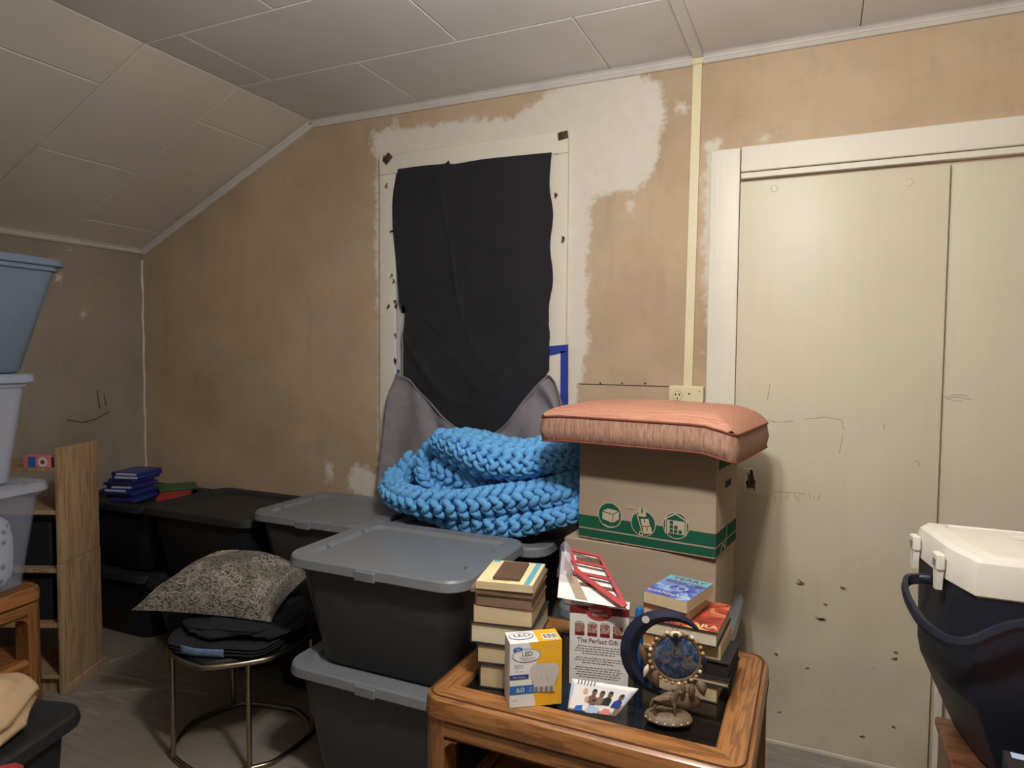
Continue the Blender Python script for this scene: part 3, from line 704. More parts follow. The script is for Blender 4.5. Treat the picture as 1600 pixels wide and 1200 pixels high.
# ------------------------------------------------------------------ bookcase
Bk = Vector((-2.605, 1.60, 0)); rzb = math.radians(24)
bk = empty('bookcase', Bk, rzb, 'pale wood-grain bookcase with open shelves, seen from its side', 'bookcase')
bw, bd = .50, .245
def bx(n, x0, x1, y0, y1, z0, z1, mt='ash', r=.002): return MB().rbox(x0, x1, y0, y1, z0, z1, r, .0015, 2).build(n, M[mt], bk)
bx('side_panel', -.018, 0, 0, bd, 0, .508); bx('side_panel', -.018, 0, .003, bd-.004, .510, .955)
bx('side_panel', -bw, -bw+.018, 0, bd, 0, .508); bx('side_panel', -bw, -bw+.018, .003, bd-.004, .510, .955)
for z in (.075, .275, .49, .715): bx('shelf', -bw+.018, -.018, .004, bd-.004, z-.016, z)
bx('shelf', -bw+.018, -.018, .004, bd-.004, .865, .878)
bx('plinth', -bw+.018, -.018, .03, .045, 0, .059)
bx('foot_block', -.004, .006, .01, bd+.03, 0, .03)
bx('back_rail', -bw+.018, -.018, bd-.012, bd-.004, .3, .42, 'black')
fo = Matrix.Translation(Bk) @ Matrix.Rotation(rzb, 4, 'Z')
# things on its shelves
p = fo @ Vector((-.072, .03, .8785)); o = empty('snack_box', p, rzb, 'small colourful snack box with blue end on the top bookcase shelf', 'box')
MB().rbox(-.07, .05, -.02, .02, 0, .045, .002, .002).build('carton', M['pinkprint'], o)
k = frame((-.07, -.0203, 0), (1, 0, 0), (0, 0, 1)); decal([rect(.02, .003, .048, .042)], 'blue_print', M['blueprint'], o, k)
decal([disc(.075, .022, .018)], 'cookie_print', M['white'], o, k); decal([disc(.075, .022, .009)], 'cookie_centre', M['skin2'], o, k @ T(0, 0, .0003)); decal([rect(.108, .003, .118, .042)], 'dark_print', M['ink'], o, k)
p = fo @ Vector((-.055, .12, .7155)); o = empty('storage_tin', p, rzb, 'small brown tin on the upper bookcase shelf', 'tin'); MB().loft([disc(0, 0, r, z=z) for r, z in ((.028, 0), (.03, .003), (.03, .04), (.028, .043))]).build('can', M['taupe'], o); MB().loft([disc(0, 0, r, z=z) for r, z in ((.031, .034), (.031, .046), (.028, .048))]).build('tin_lid', M['brownbook'], o)
for z, lb in ((.4905, 'black fabric bin on the middle bookcase shelf'), (.2755, 'black fabric bin on the lower bookcase shelf')):
    p = fo @ Vector((-.26, .125, z)); o = empty('fabric_bin', p, rzb, lb, 'bin', 'black fabric bins'); MB().rbox(-.2, .2, -.085, .105, 0, .17, .015, .006).build('bin_body', M['black'], o); MB().rbox(-.04, .04, -.0885, -.083, .1, .125, .003, .002).build('bin_pull', M['blacklid'], o)

# ================================================================== oak end tables
def end_table(name, loc, rz, w, d, h, label, shelf, sink=.012):
    t = empty(name, loc, rz, label, 'table', 'honey oak end tables')
    fr = .075; lg = .062; R_ = .05; ins = .003
    # top frame: four mitred boards with rounded outer corners
    prof = [(0, h-.048), (0, h-.020), (.004, h-.008), (.012, h-.002), (.022, h), (.080, h), (.085, h-.005), (.085, h-.03)]
    def board(axis, s):
        L, Wd = (w, d) if axis == 'x' else (d, w)
        pts = []
        for k in range(5): a_ = math.radians(225+45*k/4); pts.append(((-L/2+R_+R_*math.cos(a_), -Wd/2+R_+R_*math.sin(a_)), (-L/2+fr, -Wd/2+fr)))
        pts.append(((-L/4, -Wd/2), (-L/4, -Wd/2+fr))); pts.append(((L/4, -Wd/2), (L/4, -Wd/2+fr)))
        for k in range(5): a_ = math.radians(270+45*k/4); pts.append(((L/2-R_+R_*math.cos(a_), -Wd/2+R_+R_*math.sin(a_)), (L/2-fr, -Wd/2+fr)))
        rg = []
        for O, I in pts:
            O, I = Vector((*O, 0)), Vector((*I, 0)); rg.append([O.lerp(I, q/.085)+Vector((0, 0, z)) for q, z in prof])
        ang = (0 if s < 0 else math.pi) if axis == 'x' else (math.pi/2 if s > 0 else -math.pi/2)
        mb_ = MB().loft(rg); Rm = Matrix.Rotation(ang, 3, 'Z'); mb_.v = [tuple(Rm @ Vector(v)) for v in mb_.v]
        return mb_.build('top_board', M['oak'] if axis == 'x' else M['oak_y'], t, angle=30)
    for s in (-1, 1): board('x', s); board('y', s)
    MB().tube(rrect(-w/2+.013, w/2-.013, -d/2+.013, d/2-.013, R_-.012, h-.0008, 6), .0022, 6, True).build('edge_groove', M['groove'], t)
    MB().tube(rrect(-w/2+.0005, w/2-.0005, -d/2+.0005, d/2-.0005, R_, h-.049, 6), .0025, 6, True).build('edge_groove', M['groove'], t)
    MB().box(-w/2+fr-.004, w/2-fr+.004, -d/2+fr-.004, d/2-fr+.004, h-.022, h-sink).build('glass_inset', M['glassdark'], t, smooth=False)
    for sx in (-1, 1):
        for sy in (-1, 1):
            cx, cy = sx*(w/2-lg/2-ins), sy*(d/2-lg/2-ins); Rm = Matrix.Rotation(math.atan2(sy, sx)-math.pi/4, 3, 'Z'); q_ = lg/2
            prf = [(-q_, -q_), (q_, -q_)]+[(q_-.045+.045*math.cos(a_), q_-.045+.045*math.sin(a_)) for a_ in (math.radians(90*k/6) for k in range(7))]+[(-q_, q_)]
            MB().loft([[tuple(Vector((cx, cy, z))+Rm @ Vector((p[0], p[1], 0))) for p in prf] for z in (0, h-.045)]).build('leg', M['oak_z'], t)
    zr = h-.05
    def rail(n, z1, hh, y0, yd, mt):
        pass
    for s in (-1, 1):
        y = s*(d/2-.022); MB().rbox(-w/2+.05, w/2-.05, y-.018, y+.018, zr-.05, zr+.004, .008, .012).build('apron', M['oak'], t)
        x = s*(w/2-.022); MB().rbox(x-.018, x+.018, -d/2+.05, d/2-.05, zr-.05, zr+.004, .008, .012).build('apron', M['oak_y'], t)
        # curved corner brackets
    def fillet(cx, cz, sx, y0, y1, along):
        n_ = 6; r = .035; pts = [(0, 0)]+[(r*(1-math.sin(a)), r*(1-math.cos(a))) for a in (math.pi/2*k/n_ for k in range(n_+1))]
        pts = [(0, 0), (r, 0)]+[(r-r*math.sin(a), r-r*math.cos(a)) for a in (math.pi/2*k/n_ for k in range(1, n_))]+[(0, r)]
        if along == 'x': rg = [[(cx+sx*p[0], y, cz-p[1]) for p in pts] for y in (y0, y1)]
        else: rg = [[(y, cx+sx*p[0], cz-p[1]) for p in pts] for y in (y0, y1)]
        MB().loft(rg).build('corner_bracket', M['oak_z'], t, angle=25)
    for s in (-1, 1):
        for q in (-1, 1):
            yy = s*(d/2-.022); fillet(-q*(w/2-lg-.001), zr-.049, q, yy-.016, yy+.016, 'x')
            xx = s*(w/2-.022); fillet(-q*(d/2-lg-.001), zr-.049, q, xx-.016, xx+.016, 'y')
    if shelf:
        zs_ = shelf
        n_ = 6; wd = (d-.08)/n_
        for i in range(n_): MB().rbox(-w/2+.05, w/2-.05, -d/2+.04+i*wd+.001, -d/2+.04+(i+1)*wd-.001, zs_-.02, zs_, .002, .002).build('shelf_plank', M['oak'], t)
        for s in (-1, 1):
            y = s*(d/2-.022); MB().rbox(-w/2+.05, w/2-.05, y-.018, y+.018, zs_-.045, zs_+.008, .008, .01).build('shelf_rail', M['oak'], t)
            x = s*(w/2-.022); MB().rbox(x-.018, x+.018, -d/2+.05, d/2-.05, zs_-.045, zs_+.008, .008, .01).build('shelf_rail', M['oak_y'], t)
            for q in (-1, 1):
                xx = s*(w/2-.022); fillet(-q*(d/2-lg-.001), zs_-.044, q, xx-.016, xx+.016, 'y')
    return t
TZ = .540
TX0, TX1, TY0, TY1 = -.822, -.090, 1.305, 1.872
TC = ((TX0+TX1)/2, (TY0+TY1)/2)
end_table('end_table', (TC[0], TC[1], 0), 0, TX1-TX0, TY1-TY0, TZ, 'honey oak end table in front carrying the books and bulb box', .20)
GZ = TZ-.012+.0005    # top of the glass inset
LTZ = .525
LRZ = math.radians(6); Rl = Matrix.Rotation(LRZ, 4, 'Z'); LC = Vector((-2.40, 1.425, 0))-Rl @ Vector((.28, .31, 0))
end_table('end_table', LC, LRZ, .56, .62, LTZ, 'honey oak end table at the left edge under the clear totes', .27)

# ================================================================== clear totes and blue tote on the left table
def local_tote(name, z0, z1, w, d, ex, ey, bm, lm, label, group, lidh=.03, taper=.04, open_=False):
    # far right corner offset (ex, ey) from the table's far right corner, in the table's axes
    c = Vector((-2.40, 1.425, 0))+Rl @ Vector((ex-w/2, ey-d/2, 0)); h = z1-z0
    t = empty(name, (c.x, c.y, z0), LRZ, label, 'tote', group); a, q = w/2, d/2
    def R(k, z, r): return rrect(-a+k, a-k, -q+k, q-k, r, z, 6)
    i = .02; hb_ = h-lidh*.6
    rg = [R(i+taper+.012, 0, .045), R(i+taper, .01, .05), R(i+.003, hb_*.92, .055), R(i-.008, hb_*.93, .06), R(i-.008, hb_, .06)]
    if bm in (M['clear'], M['frost']):
        inn = [R(i+.0, hb_, .05), R(i+.008, hb_*.9, .05), R(i+taper+.004, .016, .045)]
        MB().loft(rg+inn).build('body', bm, t, angle=40)
    else: MB().loft(rg).build('body', bm, t)
    MB().loft([R(.002, h-lidh, .06), R(0, h-lidh+.004, .06), R(.004, h-.005, .058), R(.012, h, .052), R(.05, h, .035), R(.058, h-.01, .03)]).build('lid', lm, t, angle=30)
    return t
t2 = local_tote('clear_tote', LTZ+.001, .885, .5, .62, .045, .01, M['clear'], M['frost'], 'clear plastic tote full of patterned knitwear on the left table', 'clear plastic totes')
t1 = local_tote('clear_tote', .877, 1.248, .46, .56, .01, .0, M['frost'], M['greylid2'], 'frosted clear tote with blue-grey lid, middle of the left stack', 'clear plastic totes')
t0 = local_tote('storage_tote', 1.25, 1.632, .56, .70, .085, .055, M['bluetote'], M['bluetote'], 'slate blue tote on top of the left stack', 'blue tote', .026, .075)
def blob(name, P, rad, mt, label, cat, rz=0, seed=0, amp=.14, fr=2.2, flat=.0, box=.72):
    mb = MB(); mb.ell((0, 0, 0), (1, 1, 1), nu=36, nv=22)
    out = []
    for v in mb.v:
        v = Vector(v); n_ = mnoise.noise(v*fr+Vector((seed, 0, 0)))+.5*mnoise.noise(v*fr*2.3+Vector((0, seed, 0)))
        e = [math.copysign(abs(c)**box, c)*(1+amp*n_) for c in v]; out.append((e[0]*rad[0], e[1]*rad[1], max(e[2]*rad[2], -rad[2]*(1-flat))+rad[2]*(1-flat)))
    mb.v = out; o = mb.build(name, mt, angle=180); o.location = P; o.rotation_euler = (0, 0, rz); return tag(o, label, cat)
cc = t2.location
blob('folded_sweater', (cc.x+.044, cc.y+.122, LTZ+.022), (.127, .114, .122), M['sweater'], 'grey and white patterned sweater packed in the lower clear tote', 'sweater', LRZ, 3, .05, 1.6, .12, .42)
o = blob('white_cloth', (cc.x+.13, cc.y+.23, LTZ+.0195), (.045, .03, .05), M['white'], 'white cloth tucked under sweater in the lower clear tote', 'cloth', LRZ, 5) if False else None
cc = t1.location
blob('blue_cloth', (cc.x+.02, cc.y+.12, .877+.0175), (.13, .09, .05), mat('bright_blue_cloth', S(70, 110, 170), .9), 'bright blue cloth bundle inside the middle clear tote', 'cloth', LRZ, 8)

# ------------------------------------------------------------------ black tub with tan comforter, lower left
tc = onZ(122, 1140, .36)
tb = empty('storage_bin', (tc.x-.23, tc.y-.235, 0), math.radians(16), 'black plastic bin with lid at the lower left corner', 'bin')
def R(k, z, r): return rrect(-.22+k, .22-k, -.29+k, .29-k, r, z, 7)
MB().loft([R(.06, 0, .05), R(.05, .01, .06), R(.028, .33, .07), R(.018, .335, .07), R(.018, .345, .07)]).build('body', M['black'], tb)
MB().loft([R(.0, .322, .075), R(-.002, .33, .075), R(.002, .352, .073), R(.01, .358, .066), R(.03, .358, .05), R(.04, .352, .045)]).build('lid', M['blacklid'], tb, angle=30)
cp = onZ(20, 1150, .36); mb = MB(); mb.ell((0, 0, 0), (1, 1, 1), nu=60, nv=36)
out = []
for v in mb.v:
    v = Vector(v); th = math.atan2(v.y, v.x)
    q = 1-.10*abs(math.sin(th*4+v.z*2.5))**.5*.6 + .12*mnoise.noise(v*1.7) - .07*math.exp(-((v.z-.15*math.sin(th*3))/.12)**2)
    z = v.z*.13*(1+.2*mnoise.noise(v*2))
    out.append((math.copysign(abs(v.x)**.8, v.x)*.19*q, math.copysign(abs(v.y)**.8, v.y)*.22*q, max(z, -.065)+.065))
mb.v = out
o = mb.build('folded_comforter', M['comforter'], angle=180); o.location = (tb.location.x+.0, tb.location.y+.05, .3585); o.rotation_euler = (0, 0, .5); o.scale = (1.0, .95, .72)
tag(o, 'rumpled tan comforter bundled on the black bin', 'comforter')
rp = onZ(18, 1196, .365)
o = MB().rbox(-.05, .05, -.035, .035, 0, .028, .02, .012).build('red_pouch', M['red']); o.location = (rp.x+.03, rp.y-.05, .3585); o.rotation_euler = (0, 0, .9); tag(o, 'small red pouch beside the tan comforter', 'pouch')

# ================================================================== stool, jeans and pillow
sz = .352
st = empty('wire_stool', (-1.755, 1.675, 0), 0, 'low round stool with thin brass wire legs under the pillow', 'stool')
sx, sy = -1.755, 1.675
legs = [(-1.876, 1.497), (-1.607, 1.545), (-1.59, 1.80), (-1.925, 1.805)]
def ringpath(z, k=1.0, n=40):
    # soft hexagon through the legs
    c = [(-1.985, 1.66), (-1.90, 1.50), (-1.70, 1.46), (-1.56, 1.60), (-1.56, 1.80), (-1.72, 1.88), (-1.93, 1.83)]
    out = []; m_n = len(c)
    for i in range(m_n*6):
        t = i/6; a = int(t); f = t-a
        P = [Vector((*c[(a+j) % m_n], 0)) for j in (-1, 0, 1, 2)]
        q = .5*((2*P[1])+(P[2]-P[0])*f+(2*P[0]-5*P[1]+4*P[2]-P[3])*f*f+(3*P[1]-P[0]-3*P[2]+P[3])*f**3)
        l = P[1].lerp(P[2], f); q = q.lerp(l, .55)
        out.append((( q.x-sx)*k, (q.y-sy)*k, z))
    return out
MB().tube(ringpath(sz), .0095, 10, True).build('seat_ring', M['darkmetal'], st)
MB().tube(ringpath(.0085), .0085, 10, True).build('floor_ring', M['darkmetal'], st)
for (x, y) in legs:
    d_ = min(ringpath(0), key=lambda p: (p[0]-x+sx)**2+(p[1]-y+sy)**2)
    MB().tube([(d_[0], d_[1], .008), (d_[0], d_[1], sz)], .0085, 10).build('leg', M['darkmetal'], st)
rp_ = ringpath(sz, .93)
MB().loft([[(p[0]*k, p[1]*k, z) for p in rp_] for k, z in ((.9, sz-.028), (1, sz-.02), (1.01, sz), (.97, sz+.012), (.6, sz+.016))]).build('seat_pad', M['black'], st)
zj = sz+.017
def folded(name, P, w, d, h, rz, mt, label, seed):
    mb = MB()
    def f(u, v): return None
    nl = 3; n_ = 26
    rings = []
    for k in range(nl*6+1):
        t = k/(nl*6); z = h*t; bul = 1+.03*math.sin(t*nl*2*math.pi-math.pi/2); ins = .5*max(0, t-.9)*.6+.5*max(0, .08-t)*.6
        R_ = rrect(-w/2*bul+ins*w, w/2*bul-ins*w, -d/2*bul+ins*d, d/2*bul-ins*d, min(w, d)*.3, z, 8)
        rings.append([(p[0]+.012*mnoise.noise((p[0]*12, p[1]*12, z*20+seed)), p[1]+.012*mnoise.noise((p[0]*11, p[1]*13, z*20+seed+5)), p[2]+(.008*mnoise.noise((p[0]*14, p[1]*14, seed)) if k else 0)) for p in R_])
    o = MB().loft(rings).build(name, mt, angle=180); o.location = P; o.rotation_euler = (0, 0, rz); return tag(o, label, 'jeans', 'folded jeans on the stool')
o = folded('folded_jeans', (-1.765, 1.665, zj+.001), .37, .34, .030, .3, M['denim'], 'dark folded jeans with faded patch lying on the wire stool seat', 1)
o2 = MB().grid(10, 5, lambda u, v: Vector(catmull([(-.1, -.165, .004), (-.05, -.178, .003), (.0, -.176, .002), (.05, -.172, .001)], u))+Vector((0, -.004-.003*math.sin(v*3), .025*v))).build('faded_patch', M['denimlight'], o); solid(o2, .002)
o = blob('crumpled_jeans', (-1.745, 1.70, zj+.040), (.185, .165, .02), M['denim'], 'crumpled dark jeans directly beneath the patterned pillow', 'jeans', .4, 6, .22, 2.6, .3); o['group'] = 'folded jeans on the stool'
# pillow
pz = zj+.088
pc = [Vector((-2.075, 1.50, pz+.0)), Vector((-1.60, 1.645, pz-.012)), Vector((-1.68, 1.925, pz+.05)), Vector((-2.10, 1.86, pz+.05))]
def pillow_pt(u, v, side):
    e = lambda t: t
    a, c = u*2-1, v*2-1
    pin = .06*(1-abs(a)**2)*abs(c)**3; pin2 = .06*(1-abs(c)**2)*abs(a)**3
    uu, vv = (a*(1-pin2*1.3)+1)/2, (c*(1-pin*1.3)+1)/2
    p = (pc[0]*(1-uu)+pc[1]*uu)*(1-vv)+(pc[3]*(1-uu)+pc[2]*uu)*vv
    g = max(0, (1-abs(a)**2.6)*(1-abs(c)**2.6))**.55
    if side: z = .118*g*(1+.10*mnoise.noise((u*4, v*4, 1)))-.010*math.exp(-((v-.28-.1*math.sin(u*6))/.07)**2)*g
    else: z = -.012*g
    return p+Vector((0, 0, z))
pl_ = empty('throw_pillow', ((pc[0]+pc[2])/2), 0, 'grey woven throw pillow with pale leaf motifs on the stool', 'pillow')
org = (pc[0]+pc[2])/2
mb = MB(); mb.grid(46, 46, lambda u, v: pillow_pt(u, v, 1)-org); mb.grid(46, 46, lambda u, v: pillow_pt(1-u, v, 0)-org)
mb.build('cover', M['pillow'], pl_, angle=180)
mo = MB()
def motif(u0, v0, s, ang):
    base_ = [[(0, -1), (0, 1)]]
    for k in (-.6, -.1, .4, .85):
        for sg in (-1, 1):
            base_.append([(0, k), (sg*.35, k+.1), (sg*.55, k+.32), (sg*.4, k+.45), (sg*.25, k+.32)])
    for ln in base_:
        P = []
        for a, c in ln:
            x, y = a*math.cos(ang)-c*math.sin(ang), a*math.sin(ang)+c*math.cos(ang)
            P.append((u0+x*s, v0+y*s))
        if all(.02 < q[0] < .98 and .02 < q[1] < .98 for q in P):
            dense = []
            for a, c in zip(P, P[1:]):
                for t in (0, .33, .66): dense.append((a[0]+(c[0]-a[0])*t, a[1]+(c[1]-a[1])*t))
            dense.append(P[-1]); mo.tube([pillow_pt(a, c, 1)-org+Vector((0, 0, .0005)) for a, c in dense], .0016, 4)
for a in ((.3, .22, .15, .4), (.74, .60, .16, -.5), (.62, .22, .13, .9), (.28, .68, .13, -.3), (.86, .2, .09, 0)): motif(*a)
for v0 in (.06, .93): mo.tube([pillow_pt(.1+.8*i/30, v0+.012*(i % 2), 1)-org+Vector((0, 0, .0005)) for i in range(31)], .0013, 4)
for u0 in (.06, .94): mo.tube([pillow_pt(u0+.012*(i % 2), .1+.8*i/30, 1)-org+Vector((0, 0, .0005)) for i in range(31)], .0013, 4)
tag(mo.build('woven_motif', M['motif'], pl_), kind='stuff')

# ================================================================== chunky knit blanket
kn = MB()
def lobe(c, t, n_, L, Wd, H):
    t = t.normalized(); n_ = (n_-t*n_.dot(t)).normalized(); b2 = n_.cross(t)
    kn.ell(c, (L, Wd, H), Matrix((t, b2, n_)).transposed(), 10, 6)
def knit(f, ulen, cols, step=.031, flip=1, s=1.0, v0=0, v1=1, seed=0):
    rnd = random.Random(seed); ns = max(2, int(ulen/step))
    for j in range(cols):
        dv = (v1-v0)/cols; vc = v0+(j+.5)*dv
        for i in range(ns):
            u = (i+.5+(.5 if j % 2 else 0)*.4)/ns
            if u > 1: continue
            e = .004; p = f(u, vc); tu = (f(min(u+e, 1), vc)-f(max(u-e, 0), vc)).normalized(); tv = f(u, min(vc+e, v1))-f(u, max(vc-e, v0))
            wv_ = (f(u, vc+dv*.5)-f(u, vc-dv*.5)).length
            if wv_ < .012: continue
            tv = (tv-tu*tv.dot(tu)).normalized(); n_ = tu.cross(tv)*flip
            for sg in (-1, 1):
                q = f(u, vc+sg*dv*.25); d = (tu*.80+tv*sg*.60+n_*rnd.uniform(-.08, .12)).normalized()
                lobe(q+n_*rnd.uniform(-.001, .004)+tu*sg*.003, d, n_, .0255*s*rnd.uniform(.92, 1.08), min(.0150*s, wv_*.34)*rnd.uniform(.92, 1.06), .0155*s)
def rollsurf(path, ra, rb, a0=0, a1=2*math.pi, up_=Vector((0, 0, 1))):
    def f(u, v):
        p = catmull(path, u); t = (catmull(path, min(u+.01, 1))-catmull(path, max(u-.01, 0))).normalized()
        sd = t.cross(up_).normalized(); uu = sd.cross(t).normalized(); a = a0+(a1-a0)*v
        k = 1+.08*math.sin(u*19+v*5)
        return p+(sd*math.cos(a)*ra+uu*math.sin(a)*rb)*k
    return f
def core(path, ra, rb):
    pts = smoothpath(path, 24); mb_ = []
    for p in pts: kn.ell(p, (ra, ra, rb), None, 10, 6)
LB = .695   # lid height
def bp(px, py, Y): return onY(px, py, Y)
# bottom front fold, two layers of braid
pb = [bp(660, 812, 2.14), bp(710, 818, 2.08), bp(770, 818, 2.055), bp(830, 815, 2.05), bp(880, 802, 2.06), bp(908, 785, 2.09)]
for p in pb: p.z = max(p.z, LB+.047)
f = rollsurf(pb, .036, .030); core(pb, .024, .020); knit(f, .52, 5, flip=-1, seed=1)
# middle roll: from the left end, sweeping along the front to the box
pm_ = [bp(640, 742, 2.30), bp(618, 752, 2.22), bp(618, 770, 2.13), bp(650, 785, 2.08), bp(710, 787, 2.05), bp(770, 783, 2.04), bp(830, 775, 2.05), bp(880, 762, 2.07), bp(906, 748, 2.11)]
for p in pm_: p.z = max(p.z, LB+.050)
f = rollsurf(pm_, .044, .042); core(pm_, .032, .030); knit(f, .84, 6, flip=-1, seed=2)
# left loops standing up behind the roll
pl2 = [bp(630, 760, 2.27), bp(632, 735, 2.26), bp(645, 722, 2.27), bp(668, 725, 2.28)]
f = rollsurf(pl2, .030, .030, up_=Vector((0, -1, .2))); core(pl2, .02, .02); knit(f, .2, 4, flip=-1, seed=3)
pl3 = [bp(700, 778, 2.13), bp(675, 762, 2.16), bp(662, 738, 2.19), bp(664, 712, 2.21), bp(680, 695, 2.23)]
f = rollsurf(pl3, .022, .022, up_=Vector((0, -1, .2))); core(pl3, .014, .014); knit(f, .30, 3, flip=-1, seed=4)
# inner fold in shade under the top heap
pi_ = [bp(690, 730, 2.20), bp(735, 750, 2.17), bp(790, 762, 2.16), bp(850, 755, 2.16), bp(900, 735, 2.18)]
f = rollsurf(pi_, .05, .06); core(pi_, .04, .045); knit(f, .50, 7, flip=-1, seed=5)
# top heap: a draped sheet over the pile
net = [[(672, 725, 2.17), (700, 742, 2.12), (745, 764, 2.08), (800, 772, 2.07), (850, 764, 2.08), (895, 742, 2.10), (912, 725, 2.12)],
       [(676, 712, 2.12), (708, 726, 2.065), (752, 748, 2.03), (805, 758, 2.02), (855, 748, 2.03), (898, 728, 2.06), (912, 712, 2.08)],
       [(678, 697, 2.13), (712, 706, 2.08), (756, 724, 2.05), (808, 732, 2.045), (855, 724, 2.05), (896, 710, 2.07), (914, 700, 2.09)],
       [(684, 686, 2.18), (722, 690, 2.14), (762, 703, 2.12), (810, 710, 2.11), (855, 704, 2.12), (892, 694, 2.13), (914, 688, 2.14)],
       [(692, 682, 2.24), (735, 679, 2.22), (775, 688, 2.21), (815, 696, 2.20), (855, 691, 2.20), (890, 686, 2.20), (912, 682, 2.20)],
       [(700, 684, 2.32), (740, 680, 2.32), (780, 688, 2.31), (820, 696, 2.31), (858, 690, 2.30), (890, 684, 2.29), (912, 680, 2.29)]]
netP = [[bp(q[0], q[1]-(26, 24, 18, 11, 4, 0)[i_]*(1 if q[0] < 870 else .35), q[2]) for q in row] for i_, row in enumerate(net)]
def heap(u, v): return catmull([catmull(r_, u) for r_ in netP], v)
knit(heap, .55, 8, step=.031, flip=1, s=1.04, seed=6)
kn.grid(30, 20, lambda u, v: heap(u, v)+Vector((0, .012, -.012)))
for px, py, Y, ra, rb, rz_ in ((760, 745, 2.20, .13, .09, .07), (850, 742, 2.22, .12, .09, .07), (800, 740, 2.30, .22, .08, .07), (730, 800, 2.2, .2, .1, .05), (840, 800, 2.2, .16, .1, .05)):
    c = bp(px, py, Y); c.z = max(c.z, LB+rz_+.005); kn.ell(c, (ra, rb, rz_), None, 16, 10)
mn = min(v[2] for v in kn.v)
kn.v = [(v[0], min(v[1], WY-.085), max(v[2], LB+.0015)) for v in kn.v]
o = kn.build('knit_blanket', M['knit'], angle=180); tag(o, 'sky blue chunky knit blanket heaped below the window', 'blanket')

# ================================================================== cardboard boxes and cushion by the closet
GXT = empty; gz1 = .548
tote('storage_tote', -.725, -.19, 1.915, 2.33, 0, gz1, M['tote'], M['lid'], 'charcoal tote with grey lid under the cardboard boxes behind the oak table', G1, notch=False)
rb2 = math.radians(-8)
def carton(name, P, rz, w, d, h, label):
    t = empty(name, P, rz, label, 'box', 'kraft cardboard boxes')
    mb = MB().rbox(0, w, 0, d, 0, h, .003, .002, 2); mb.build('walls', M['card'], t)
    return t
lc = carton('cardboard_box', (-.700, 1.955, gz1+.0005), math.radians(-4), .462, .28, .762-gz1-.003, 'plain kraft carton under the green-striped box')
MB().rbox(.02, .44, .11, .17, .2-.0005+.762-gz1-.2025, .762-gz1-.0015, .002, .0005).build('packing_tape', M['kraftline'], lc)
bz = .763; P0 = onY(904, 846, 1.965); P1 = onY(1117, 885, 1.908)
rzb2 = math.atan2(1.908-1.965, P1.x-P0.x); bw2 = math.hypot(P1.x-P0.x, 1.908-1.965); bh2 = .298
ub = carton('cardboard_box', (P0.x, 1.965, bz), rzb2, bw2, .225, bh2, 'kraft moving box with green stripes and round icons under the cushion')
k = frame((0, -.0008, 0), (1, 0, 0), (0, 0, 1)); k2 = frame((bw2+.0008, 0, 0), (0, 1, 0), (0, 0, 1))
decal([rect(0, .035, bw2, .072), rect(0, .006, bw2, .030)], 'green_stripe', M['green'], ub, k)
decal([rect(0, .035, .225, .072), rect(0, .006, .225, .030)], 'green_stripe', M['green'], ub, k2)
kk2 = k @ T(0, 0, .0006); kk3 = k @ T(0, 0, .0012)
ics = [(.104, .082), (.210, .072), (.308, .080)]
